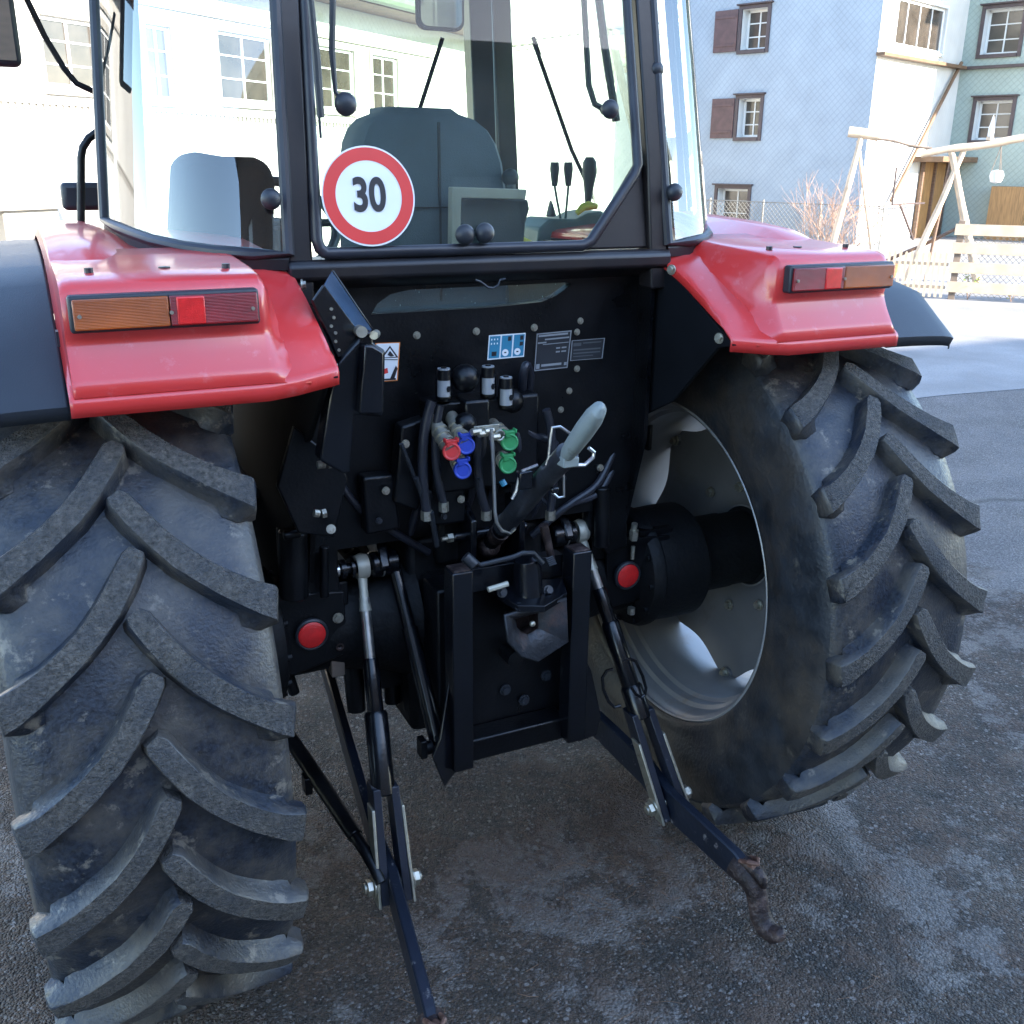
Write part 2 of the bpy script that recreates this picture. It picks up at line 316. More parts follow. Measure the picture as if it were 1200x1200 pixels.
tag(mb.build('sun_road_sheet',K['sunroad'],smooth=False),kind='structure')

K['wallwhite']=mat('white_shingle_wall',(.80,.79,.75),.75,0,.05,3)
K['trim']=mat('cream_trim',(.30,.28,.25),.6,0,.05,4)
K['paneL']=mat('window_pane_dark',(.045,.036,.028),.2,0,.4,2.5,spec=.8)
K['whiteframe']=mat('white_window_paint',(.60,.60,.58),.45,0,.03,5)
K['brownwood']=mat('brown_wood',(.12,.07,.045),.6,0,.35,5,.2,30,stretch=(1,1,9))
K['eavewood']=mat('eave_boards',(.13,.075,.04),.65,0,.25,4,.2,30)
K['gutter']=mat('green_gutter',(.10,.13,.085),.5,0,.1,4)
K['rooftile']=mat('roof_tiles',(.11,.075,.06),.8,0,.35,9,.5,12)
K['greenshut']=mat('pale_green_shutter',(.13,.18,.12),.55,0,.1,4)
K['shutter']=mat('brown_red_shutter',(.085,.045,.042),.6,0,.2,6,.15,40)
K['frameb']=mat('dark_brown_frame',(.06,.042,.042),.6,0,.2,6)
K['doorw']=mat('warm_wood_door',(.26,.14,.05),.55,0,.3,5,.1,30,stretch=(6,6,.6))
def shingle(name,c,sx=9,sz=9,amt=.16):
    m=bpy.data.materials.new(name); m.use_nodes=True; t=m.node_tree; N=t.nodes; L=t.links; b=N['Principled BSDF']; b.inputs['Roughness'].default_value=.75
    tc=N.new('ShaderNodeTexCoord'); sp=N.new('ShaderNodeSeparateXYZ'); L.new(tc.outputs['Object'],sp.inputs[0])
    def mt(op,a,c_=None):
        n=N.new('ShaderNodeMath'); n.operation=op
        for k,s in((0,a),(1,c_)):
            if s is None: continue
            if isinstance(s,(int,float)): n.inputs[k].default_value=s
            else: L.new(s,n.inputs[k])
        return n.outputs[0]
    u=mt('ADD',mt('MULTIPLY',sp.outputs[0],sx),mt('MULTIPLY',sp.outputs[1],sx)); z=mt('MULTIPLY',sp.outputs[2],sz)
    a=mt('FRACT',mt('ADD',u,z)); c_=mt('FRACT',mt('SUBTRACT',u,z))
    e1=mt('LESS_THAN',a,.2); e2=mt('LESS_THAN',c_,.16); e=mt('MAXIMUM',e1,mt('MULTIPLY',e2,.75))
    n=N.new('ShaderNodeTexNoise'); n.inputs['Scale'].default_value=1.6; n.inputs['Detail'].default_value=6; L.new(tc.outputs['Object'],n.inputs[0])
    f=mt('SUBTRACT',mt('ADD',.82,mt('MULTIPLY',n.outputs[0],.36)),mt('MULTIPLY',e,amt))
    mx=N.new('ShaderNodeMix'); mx.data_type='RGBA'; mx.blend_type='MULTIPLY'; mx.inputs[0].default_value=1; mx.inputs[6].default_value=(*c,1); L.new(f,mx.inputs[7]); L.new(mx.outputs[2],b.inputs['Base Color'])
    bp=N.new('ShaderNodeBump'); bp.inputs['Strength'].default_value=.6; bp.inputs['Distance'].default_value=.02; L.new(mt('ADD',a,mt('MULTIPLY',c_,.5)),bp.inputs['Height']); L.new(bp.outputs[0],b.inputs['Normal'])
    return m
K['shb']=shingle('shade_blue_shingles',(.28,.32,.36),5.5,5.5,.12)  # shaded copy of the pale wall, blue shade put into the colour
K['shg']=shingle('pale_green_shingles',(.29,.34,.30),5.5,5.5,.12)
def recess_window(P,x0,x1,z0,z1,parent,fm,pane,nx=2,nz=3,depth=.12,surround=None,sw=.06,lab=None,y=0,fw=.045):
    """window in a wall whose outer face is local y = 0 (outside is -y)"""
    w_=MB(); s=surround or fm
    w_.box((x0-sw,y-.035,z0-sw),(x0,y+.01,z1+sw)); w_.box((x1,y-.035,z0-sw),(x1+sw,y+.01,z1+sw)); w_.box((x0,y-.035,z1),(x1,y+.01,z1+sw)); w_.box((x0-.02,y-.06,z0-sw),(x1+.02,y+.01,z0))
    o=w_.build('window',s,parent,bevel=.004)
    f=MB(); yy=y+depth*.4
    f.box((x0,yy-.02,z0),(x0+fw,yy+.02,z1)); f.box((x1-fw,yy-.02,z0),(x1,yy+.02,z1)); f.box((x0+fw,yy-.02,z0),(x1-fw,yy+.02,z0+fw)); f.box((x0+fw,yy-.02,z1-fw),(x1-fw,yy+.02,z1))
    for i in range(1,nx):
        x=x0+(x1-x0)*i/nx; f.box((x-.018,yy-.015,z0+fw),(x+.018,yy+.015,z1-fw))
    for j in range(1,nz):
        z=z0+(z1-z0)*j/nz; f.box((x0+fw,yy-.012,z-.011),(x1-fw,yy+.012,z+.011))
    f.build('frame',fm,o)
    MB().box((x0+.01,yy+.004,z0+.01),(x1-.01,yy+.012,z1-.01)).build('pane',pane,o,smooth=False)
    return o
def wall_with_holes(mb,x0,x1,z0,z1,holes,th=.3,y=0):
    """grid wall split around rectangular holes"""
    xs=sorted({x0,x1,*[h[0] for h in holes],*[h[1] for h in holes]}); zs=sorted({z0,z1,*[h[2] for h in holes],*[h[3] for h in holes]})
    def hole(x,z): return any(h[0]<x<h[1] and h[2]<z<h[3] for h in holes)
    V={}
    vs=[];fs=[]
    def vi(x,yy,z):
        k=(round(x,4),round(yy,4),round(z,4))
        if k not in V: V[k]=len(vs); vs.append(k)
        return V[k]
    for i in range(len(xs)-1):
        for j in range(len(zs)-1):
            a,b_,c,d=xs[i],xs[i+1],zs[j],zs[j+1]
            if hole((a+b_)/2,(c+d)/2): continue
            fs.append((vi(a,y,c),vi(b_,y,c),vi(b_,y,d),vi(a,y,d)))
    for a,b_,c,d in holes:
        for (p,q) in(((a,c),(b_,c)),((b_,c),(b_,d)),((b_,d),(a,d)),((a,d),(a,c))):
            fs.append((vi(p[0],y,p[1]),vi(p[0],y+.16,p[1]),vi(q[0],y+.16,q[1]),vi(q[0],y,q[1])))
    mb.add(vs,fs)
# ---- white house on the left, sunlit
az=math.atan2(.62,.78)
LH=root('white_house',(2.2,14.3,0),az,'long white shingled house in full sun with rows of small-paned windows, seen behind the cab','house')
wins=[(-3.3,-2.42,2.85,3.66),(-1.58,-1.1,2.8,3.75),(-.13,1.07,2.86,3.82),(2.2,3.4,2.86,3.85),(4.0,4.85,2.9,3.85),(9.5,10.45,2.82,4.2),(12.65,14.6,2.9,4.25),
      (-6.2,-5.2,2.86,3.8),(-9.4,-8.4,2.86,3.8)]
mb=MB(); wall_with_holes(mb,-12,16.8,0,5.6,wins); mb.grid([[(-12,0,0),(-12,8,0)],[(-12,0,5.6),(-12,8,5.6)]]); mb.grid([[(16.8,0,0),(16.8,8,0)],[(16.8,0,5.6),(16.8,8,5.6)]]); mb.grid([[(-12,8,0),(16.8,8,0)],[(-12,8,5.6),(16.8,8,5.6)]])
K['shw']=shingle('white_shingles',(.50,.49,.46),7,7,.05)
mb.build('wall',K['shw'],LH,smooth=False)
for i,(a,b_,c,d) in enumerate(wins):
    recess_window(None,a,b_,c,d,LH,K['whiteframe'],K['paneL'],4 if b_-a>1.5 else 2,3,surround=K['trim'],sw=.09)
for a,b_,c,d in ((9.5,10.45,2.82,4.2),(12.65,14.6,2.9,4.25)):
    for x in (a-.42,b_+.1):
        m=MB(); m.box((x,-.05,c-.05),(x+.32,-.012,d+.05)); 
        for k in range(6): m.box((x+.04,-.06,c+.1+k*.2),(x+.28,-.05,c+.2+k*.2))
        m.build('shutter',K['greenshut'],LH,bevel=.004)
m=MB()
for k in range(288):   # scalloped belt course
    x=-12+k*.1; m.box((x,-.03,2.58),(x+.06,-.004,2.64))
m.box((-12,-.045,2.64),(16.8,-.003,2.67)); m.build('belt_course',K['trim'],LH)
m=MB(); m.box((-12,-.05,3.98),(6.2,-.003,4.02)); m.build('trim_board',K['trim'],LH)
m=MB(); m.prism([(-12.6,-.75,4.72),(-12.6,-.75,4.86),(-12.6,4,7.9),(-12.6,8.7,4.86),(-12.6,8.7,4.72),(-12.6,4,7.7)],(30,0,0)); rf=m.build('roof',K['rooftile'],LH)
m=MB(); m.box((-12.4,-.72,4.52),(17.2,-.01,4.58)); m.build('eave',K['eavewood'],LH)
m=MB(); m.tube([(-12.5,-.82,4.62),(17.3,-.82,4.62)],.1,10); m.build('gutter',K['gutter'],LH)
m=MB(); m.box((-4.9,-.9,0),(-4.15,-.01,1.45)); m.box((-6.6,-1.0,1.45),(-3.4,-.01,1.52)); m.build('porch',K['trim'],LH,bevel=.01)
m=MB(); m.box((-12,-.05,0),(16.8,-.004,.5)); m.build('plinth',K['trim'],LH)
# ---- tall pale house on the right (corner towards us)
CN=Vector((19.8,19.17,0))
RH=root('shingled_house',CN,math.atan2(.34,.94),'tall pale shingled house with brown shutters, its shaded wall tinted blue, its corner lit by the sun','house')
# local x along the sunlit facet, local y into house
mb=MB(); hr=[(.75,5.1,6.0-.72,7.3)]
hr=[(.85,3.9,5.05,6.2),(1.65,2.75,2.6,4.05)]
wall_with_holes(mb,0,5.39,0,9.5,hr); mb.build('wall',K['shw'],RH,smooth=False)
recess_window(None,.85,3.9,5.05,6.2,RH,K['whiteframe'],K['paneL'],4,1,surround=K['whiteframe'],sw=.08,depth=.2,fw=.07)
recess_window(None,1.65,2.75,2.6,4.05,RH,K['whiteframe'],K['whiteframe'],2,2,surround=K['whiteframe'],sw=.05,depth=.1)
m=MB(); m.box((-.1,-.25,4.72),(5.3,-.01,4.8)); m.build('ledge',K['eavewood'],RH)
m=MB()
m.box((2.9,-.9,2.15),(6.6,-.01,2.3)); m.build('porch_roof',K['eavewood'],RH,bevel=.01)
m=MB(); m.box((3.5,-.06,.0),(5.2,-.01,2.15)); d=m.build('door',K['doorw'],RH,bevel=.01)
m=MB(); m.box((3.45,-.14,.0),(3.55,-.06,2.15)); m.box((4.3,-.14,0),(4.38,-.06,2.15)); m.box((5.2,-.14,0),(5.3,-.06,2.15)); m.build('door_frame',K['brownwood'],d)
m=MB(); m.tube([(1.2,-.35,2.0),(1.2,-.35,1.02),(3.3,-.35,1.02)],.03,8); m.tube([(1.7,-.35,1.02),(2.9,-.35,0)],.035,8); m.build('handrail',K['frameb'],RH)
# shaded facet: built in own wall object rotated: local -x face at x=0, running along +y
def facet_wall(parent,y1,holes,name,mt_):
    mb=MB(); wall_with_holes(mb,-y1,0,0,9.5,holes)     # x -> -y mapping, rotated after
    mb.v=[Vector((p.y,-p.x,p.z)) for p in mb.v]
    return mb.build(name,mt_,parent,smooth=False)
fw=[(3.33,4.15,5.1,6.15),(3.33,4.05,2.78,3.82),(3.5,4.55,.3,1.35)]
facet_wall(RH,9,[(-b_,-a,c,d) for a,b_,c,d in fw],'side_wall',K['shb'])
def rotbuild(mbs): pass
def facet_window(parent,a,b_,c,d,shut):
    sgn=1
    def T(m): m.v=[Vector((p.y,-p.x,p.z)) for p in m.v]; return m
    x0,x1=-b_,-a; w_=MB(); sw=.1
    w_.box((x0-sw,-.05,c-sw),(x0,.01,d+sw)); w_.box((x1,-.05,c-sw),(x1+sw,.01,d+sw)); w_.box((x0,-.05,d),(x1,.01,d+sw)); w_.box((x0,-.08,c-sw),(x1,.01,c))
    w_.box((x0-sw-.05,-.13,d+sw),(x1+sw+.05,.01,d+sw+.04))
    o=T(w_).build('window',K['frameb'],parent,bevel=.005)
    f=MB(); y=.30; fw_=.07
    f.box((x0,y-.02,c),(x0+fw_,y+.02,d)); f.box((x1-fw_,y-.02,c),(x1,y+.02,d)); f.box((x0,y-.02,c),(x1,y+.02,c+fw_)); f.box((x0,y-.02,d-fw_),(x1,y+.02,d)); f.box(((x0+x1)/2-.02,y-.015,c),((x0+x1)/2+.02,y+.015,d))
    for k in (1,2): z=c+(d-c)*k/3; f.box((x0,y-.01,z-.015),(x1,y+.01,z+.015))
    T(f).build('frame',K['whiteframe'],o)
    T(MB().box((x0,y+.006,c),(x1,y+.012,d))).build('pane',K['paneL'],o,smooth=False)
    T(MB().box((x0,.005,c),(x0+.004,.32,d)).box((x1-.004,.005,c),(x1,.32,d)).box((x0+.004,.005,c),(x1-.004,.32,c+.004)).box((x0+.004,.005,d-.004),(x1-.004,.32,d))).build('reveal',K['whiteframe'],o,smooth=False)
    if shut:
        s=MB(); s.box((x0-sw-.78,-.07,c-.02),(x0-sw-.02,-.03,d+.02)); 
        for zz in (c+.12,d-.2): s.box((x0-sw-.74,-.085,zz),(x0-sw-.06,-.07,zz+.07))
        T(s).build('shutter',K['shutter'],parent,bevel=.006)
    return o
facet_window(RH,3.33,4.15,5.1,6.15,1); facet_window(RH,3.33,4.05,2.78,3.82,1); facet_window(RH,3.5,4.55,.3,1.35,0)
m=MB(); m.grid([[(0,9,0),(8,9,0)],[(0,9,9.5),(8,9,9.5)]]); m.grid([[(8,0,0),(8,9,0)],[(8,0,9.5),(8,9,9.5)]]); m.build('back_wall',K['shb'],RH,smooth=False)
m=MB(); m.prism([(-.8,-.8,9.4),(-.8,9.8,9.4),(-.8,4.5,12.5)],(10,0,0)); m.build('roof',K['rooftile'],RH)
m=MB(); m.tube([(5.1,-.12,4.9),(1.6,-.12,1.1)],.05,8); m.build('stair_rope_rail',K['eavewood'],RH)
# ---- pale green wing to its right
EN=Vector((24.86,21.0,0))
GH=root('green_house',EN,math.atan2(.34,.94),'pale green shingled house wing with brown framed windows at the right edge','house')
mb=MB(); fwg=[(-1.7,-.55,5.05,6.3),(-1.75,-.62,2.75,3.85)]
mb=MB(); wall_with_holes(mb,0,9,0,9.5,[(.5,1.55,5.1,6.3),(.62,1.65,2.78,3.86),(3.6,4.6,5.1,6.3),(3.6,4.6,2.78,3.86)])
mb.v=[Vector((p.y,-p.x,p.z)) for p in mb.v]; mb.build('wall',K['shg'],GH,smooth=False)
for a,b_,c,d in ((.5,1.55,5.1,6.3),(.62,1.65,2.78,3.86),(3.6,4.6,5.1,6.3),(3.6,4.6,2.78,3.86)): facet_window(GH,-b_,-a,c,d,0)
m=MB(); m.grid([[(0,-9,0),(7,-9,0)],[(0,-9,9.5),(7,-9,9.5)]]); m.grid([[(7,-9,0),(7,0,0)],[(7,-9,9.5),(7,0,9.5)]]); m.build('end_wall',K['shg'],GH,smooth=False)
m=MB(); m.prism([(-.8,-9.8,9.4),(7.8,-9.8,9.4),(3.5,-9.8,12.3)],(0,10.5,0)); m.build('roof',K['rooftile'],GH)
m=MB(); m.box((-.16,-2.2,4.72),(-.003,-.1,4.8)); m.build('ledge',K['frameb'],GH)
m=MB(); m.box((-.5,-2.6,.0),(-.02,-1.6,1.5)); m.build('wood_box',K['doorw'],GH,bevel=.01)
# ---- big house behind the camera that shades the yard
BH=root('chalet',(5,-12,0),0,'brown wooden chalet across the yard whose long shadow covers the tractor','house')
hs=[(x,x+1.1,z,z+1.3) for x in(-12,-8,-4,0,4,8,12) for z in(1.4,4.4)]
mb=MB(); wall_with_holes(mb,-14.5,14.5,0,7.1,hs,y=0)
for p in mb.v: p.y=-p.y
mb.grid([[(-14.5,0,0),(-14.5,-9,0)],[(-14.5,0,7.1),(-14.5,-9,7.1)]]); mb.grid([[(14.5,0,0),(14.5,-9,0)],[(14.5,0,7.1),(14.5,-9,7.1)]]); mb.grid([[(-14.5,-9,0),(14.5,-9,0)],[(-14.5,-9,7.1),(14.5,-9,7.1)]])
mb.build('wall',K['brownwood'],BH,smooth=False)
for a,b_,c,d in hs:
    MB().box((a,-.1,c),(b_,-.12,d)).build('window',K['whiteframe'],BH)
m=MB(); m.prism([(-15.2,.9,7.1),(-15.2,.9,7.3),(-15.2,-4.5,8.5),(-15.2,-10,7.3),(-15.2,-10,7.1)],(30.4,0,0)); m.build('roof',K['rooftile'],BH)
# ---- fences
K['palewood']=mat('pale_fence_wood',(.46,.36,.25),.7,0,.15,5,.1,30)
K['greywood']=mat('weathered_wood',(.16,.12,.09),.75,0,.3,5,.2,30)
K['twig']=mat('dry_twigs',(.34,.22,.16),.8,0,.3,9)
K['log']=mat('peeled_log',(.46,.36,.26),.7,0,.25,4,.2,20)
K['wire']=mat('fence_wire',(.20,.19,.17),.5,.2,.1,9)
fa=Vector((12.35,9.33)); fd=Vector((.655,-.755)).normalized(); fz=math.atan2(fd.y,fd.x)
FP=root('picket_fence',(fa.x-fd.x*.95,fa.y-fd.y*.95,0),fz,'short pale picket fence gate beside the tractor fender','fence')
m=MB(); m.box((0,.0,.16),(.93,.03,.21)); m.box((0,0,.52),(.93,.03,.57)); m.build('rail',K['palewood'],FP)
for k in range(11):
    x=.01+k*.085; m=MB(); m.prism([(x,-.02,.03),(x+.042,-.02,.03),(x+.042,-.02,.70+.01*(k%3)),(x+.021,-.02,.73+.01*(k%3)),(x,-.02,.70+.01*(k%3))],(0,.018,0)); m.build('picket',K['palewood'],FP)
FB=root('board_fence',(fa.x,fa.y,0),fz,'white horizontal board fence with wide gaps in full sun','fence')
for i,z in enumerate((.12,.42,.72,1.0)):
    m=MB(); m.box((0,-.03,z),(6.5,-.004,z+.17)); m.build('board',K['palewood'],FB,bevel=.004)
for x in (.04,1.9,3.8,5.7):
    m=MB(); m.box((x,0,0),(x+.1,.1,1.22)); m.build('post',K['greywood'],FB,bevel=.005)
def mesh_fence(name,x0,x1,z0,z1,parent,step=.09,r=.0045,y=.14):
    m=MB(); n=int((x1-x0+z1-z0)/step)
    for k in range(n):
        for sgn in(1,-1):
            if sgn>0: a=(x0+k*step-(z1-z0),z0); b_=(a[0]+(z1-z0),z1)
            else: a=(x0+k*step,z0); b_=(a[0]-(z1-z0),z1)
            (ax,az_),(bx,bz)=a,b_
            pts=[]
            for t in (0,1):
                x=ax+(bx-ax)*t; z=az_+(bz-az_)*t
                pts.append([x,z])
            # clip
            for p,q in((0,1),(1,0)):
                if pts[p][0]<x0: t=(x0-pts[p][0])/(pts[q][0]-pts[p][0]); pts[p][1]+=t*(pts[q][1]-pts[p][1]); pts[p][0]=x0
                if pts[p][0]>x1: t=(x1-pts[p][0])/(pts[q][0]-pts[p][0]); pts[p][1]+=t*(pts[q][1]-pts[p][1]); pts[p][0]=x1
            if abs(pts[0][0]-pts[1][0])>.01: m.tube([(pts[0][0],y,pts[0][1]),(pts[1][0],y,pts[1][1])],r,4)
    return m.build(name,K['wire'],parent)
mesh_fence('wire_mesh',.1,6.3,.05,1.15,FB)
CF=root('chain_link_fence',(18.3,21.8,0),math.atan2(-2.9,2.0),'low chain link fence in front of the shaded shingled wall','fence')
# runs in front of the house's shaded facet
q0=Vector((16.6,24.0)); q1=Vector((18.9,17.4)); CF.location=(q0.x,q0.y,0); CF.rotation_euler[2]=math.atan2(q1.y-q0.y,q1.x-q0.x)
Lc=(q1-q0).length; mesh_fence('wire_mesh',0,Lc,.1,1.05,CF,.13,.008,0)
m=MB(); 
for k in range(5): m.tube([(k*Lc/4,.03,0),(k*Lc/4,.03,1.12)],.025,8)
m.tube([(0,0,1.06),(Lc,0,1.06)],.014,6); m.build('post',K['wire'],CF)
# ---- log pergola
PG=root('log_pergola',(13.9,11.7,0),0,'rustic pergola of bare peeled logs behind the fence','pergola')
def logp(p,q,r0,r1,n=9):
    p=Vector(p)-PG.location; q=Vector(q)-PG.location; pts=[];rr=[]
    for i in range(n):
        t=i/(n-1); pts.append(p.lerp(q,t)+Vector((0,0,1))*math.sin(t*7+p.x)*.02*min(1,4*t*(1-t))); rr.append(.8*(r0+(r1-r0)*t)*(1+.06*math.sin(i*2.3+p.y)))
    return MB().tube(pts,rr,12)
logp((12.78,12.6,-.02),(13.12,12.4,2.5),.09,.06).build('log_post',K['log'],PG)
logp((13.5,12.0,-.02),(13.1,12.45,2.45),.05,.035).build('log_post',K['log'],PG)
logp((14.12,11.4,-.02),(14.25,11.3,2.3),.035,.03).build('log_post',K['brownwood'],PG)
logp((13.85,11.6,0),(14.35,11.15,2.3),.08,.06).build('log_post',K['log'],PG)
logp((14.75,10.75,-.02),(14.2,11.3,2.3),.1,.07).build('log_post',K['log'],PG)
logp((12.95,12.55,2.6),(13.35,12.2,2.52),.11,.11,3).build('log_beam',K['log'],PG)
logp((13.2,12.3,2.5),(14.0,11.55,2.32),.03,.03).build('log_beam',K['greywood'],PG)
logp((13.85,11.65,2.22),(14.95,10.45,2.5),.075,.085).build('log_beam',K['log'],PG)
logp((13.3,12.4,0),(14.5,11.1,1.0),.04,.04).build('brace',K['brownwood'],PG)
HL=root('hanging_lantern',(14.73,10.7,1.75),0,'white glass lantern hanging from the pergola beam','lantern')
m=MB(); m.lathe([(0,.03),(.02,.09),(.12,.12),(.2,.1),(.22,.03)],(0,0,0),(0,0,1),16); m.build('shade',K['whiteframe'],HL)
m=MB(); 
for a in range(3): m.tube([(.1*math.cos(a*2.1),.1*math.sin(a*2.1),.18),(0,0,.62)],.006,5)
m.build('cord',K['greywood'],HL)
FN=root('finial_birdhouse',(14.6,10.85,2.55),0,'small white pointed bird house on top of the pergola beam','bird house')
m=MB(); m.tube([(0,0,-.04),(0,0,.1),(0,0,.32)],[.05,.05,.004],10); m.build('roof',K['whiteframe'],FN)
m=MB(); m.tube([(0,0,-.09),(0,0,-.03)],.06,10); m.build('base',K['log'],FN)
# ---- bare shrub
SB=root('bare_shrub',(13.35,13.0,0),0,'leafless twiggy shrub in front of the tall shingled house','shrub')
m=MB(); rnd=random.Random(3)
def twig(p,d,r,l,dep):
    pts=[p]; 
    for i in range(4): d=(d+Vector((rnd.uniform(-.18,.18),rnd.uniform(-.18,.18),rnd.uniform(-.06,.1)))).normalized(); pts.append(pts[-1]+d*l/4)
    m.tube(pts,[r*(1-.15*i) for i in range(5)],5,caps=False)
    if dep>0:
        for i in range(4):
            q=pts[rnd.randint(1,4)]; nd=(d+Vector((rnd.uniform(-.7,.7),rnd.uniform(-.7,.7),rnd.uniform(-.2,.5)))).normalized(); twig(q,nd,r*.6,l*.62,dep-1)
for i in range(20):
    a=rnd.uniform(0,6.28); twig(Vector((rnd.uniform(-.45,.45),rnd.uniform(-.45,.45),0)),Vector((math.cos(a)*.4,math.sin(a)*.4,1)).normalized(),.011,1.05,2)
m.build('branches',K['twig'],SB)
for i,(p,s,lb) in enumerate((((12.65,9.15),.26,'small leafy green plant at the foot of the board fence, nearest the gate'),((13.1,8.7),.17,'tiny yellow-green plant at the board fence, farther from the gate'))):
    K['leaf%d'%i]=mat('leaf%d'%i,(.16,.22,.03) if i==0 else (.25,.27,.06),.5,0,.4,9)
    PL=root('leafy_plant',(p[0],p[1],0),0,lb,'plant','plants along the board fence')
    m=MB(); st=MB()
    for k in range(7):
        a=rnd.uniform(0,6.28); e=Vector((math.cos(a)*s*.5,math.sin(a)*s*.5,s*rnd.uniform(.8,1.5))); st.tube([(0,0,0),e*.5+Vector((0,0,.03)),e],.004,5)
        for j in range(9):
            q=e*rnd.uniform(.35,1.05); d=Vector((rnd.uniform(-1,1),rnd.uniform(-1,1),rnd.uniform(-.2,.8))).normalized(); sd_=d.orthogonal().normalized(); l=s*.28
            m.add([q,q+d*l*.5+sd_*l*.2,q+d*l,q+d*l*.5-sd_*l*.2],[(0,1,2,3)])
    m.build('leaves',K['leaf%d'%i],PL,smooth=False); st.build('stem',K['twig'],PL)
PT=root('terracotta_pot',(14.05,12.2,0),0,'small terracotta pot standing behind the picket fence','pot')
m=MB(); m.lathe([(0,.0),(0,.1),(.25,.15),(.25,.165),(.29,.165),(.29,.13),(.2,.12)],(0,0,0),(0,0,1),20); K['terra']=mat('terracotta',(.28,.09,.035),.7); m.build('pot_body',K['terra'],PT)
m=MB()
for k in range(9): a=k*.7; m.tube([(0,0,.18),(.06*math.cos(a),.06*math.sin(a),.38+.02*(k%3))],.008,5)
m.build('stem',K['twig'],PT)
# loose straw on the asphalt
m=MB(); rnd=random.Random(11)
for k in range(420):
    cl=rnd.choice(((.1,-.5,.5),(.35,-.35,.16),(.0,-.35,.22),(-.35,-.75,.12),(.55,-.2,.15),(.3,-1.0,.5))); x=rnd.gauss(cl[0],cl[2]); y=rnd.gauss(cl[1],cl[2]); a=rnd.uniform(0,3.14); l=rnd.choice([.012,.018,.025,.045,.07])*rnd.uniform(.6,1.2)
    d=Vector((math.cos(a),math.sin(a),0))*l; z=.004+rnd.uniform(0,.004); b_=Vector((-d.y,d.x,0))*rnd.uniform(-.15,.15)
    m.tube([(x,y,z),Vector((x,y,z))+d*.5+b_,Vector((x,y,z))+d],rnd.uniform(.0004,.0009),4)
K['straw']=mat('straw_bits',(.17,.10,.065),.8,0,.5,3)
tag(m.build('straw_litter',K['straw']),'scattered straw and twig bits on the dirty asphalt','litter',kind='stuff')
m=MB(); 
for k in range(2600):
    x=rnd.gauss(.3,1.0); y=rnd.gauss(-.6,.9); r=rnd.choice([.0018,.0025,.004])*rnd.uniform(.6,1.2)
    m.ball((x,y,r*.5),r,6,sq=(1,rnd.uniform(.6,1),.7))
K['grit']=mat('grit',(.16,.145,.135),.85,0,.5,3)
tag(m.build('gravel_grit',K['grit']),'fine loose grit lying on the asphalt','grit',kind='stuff')
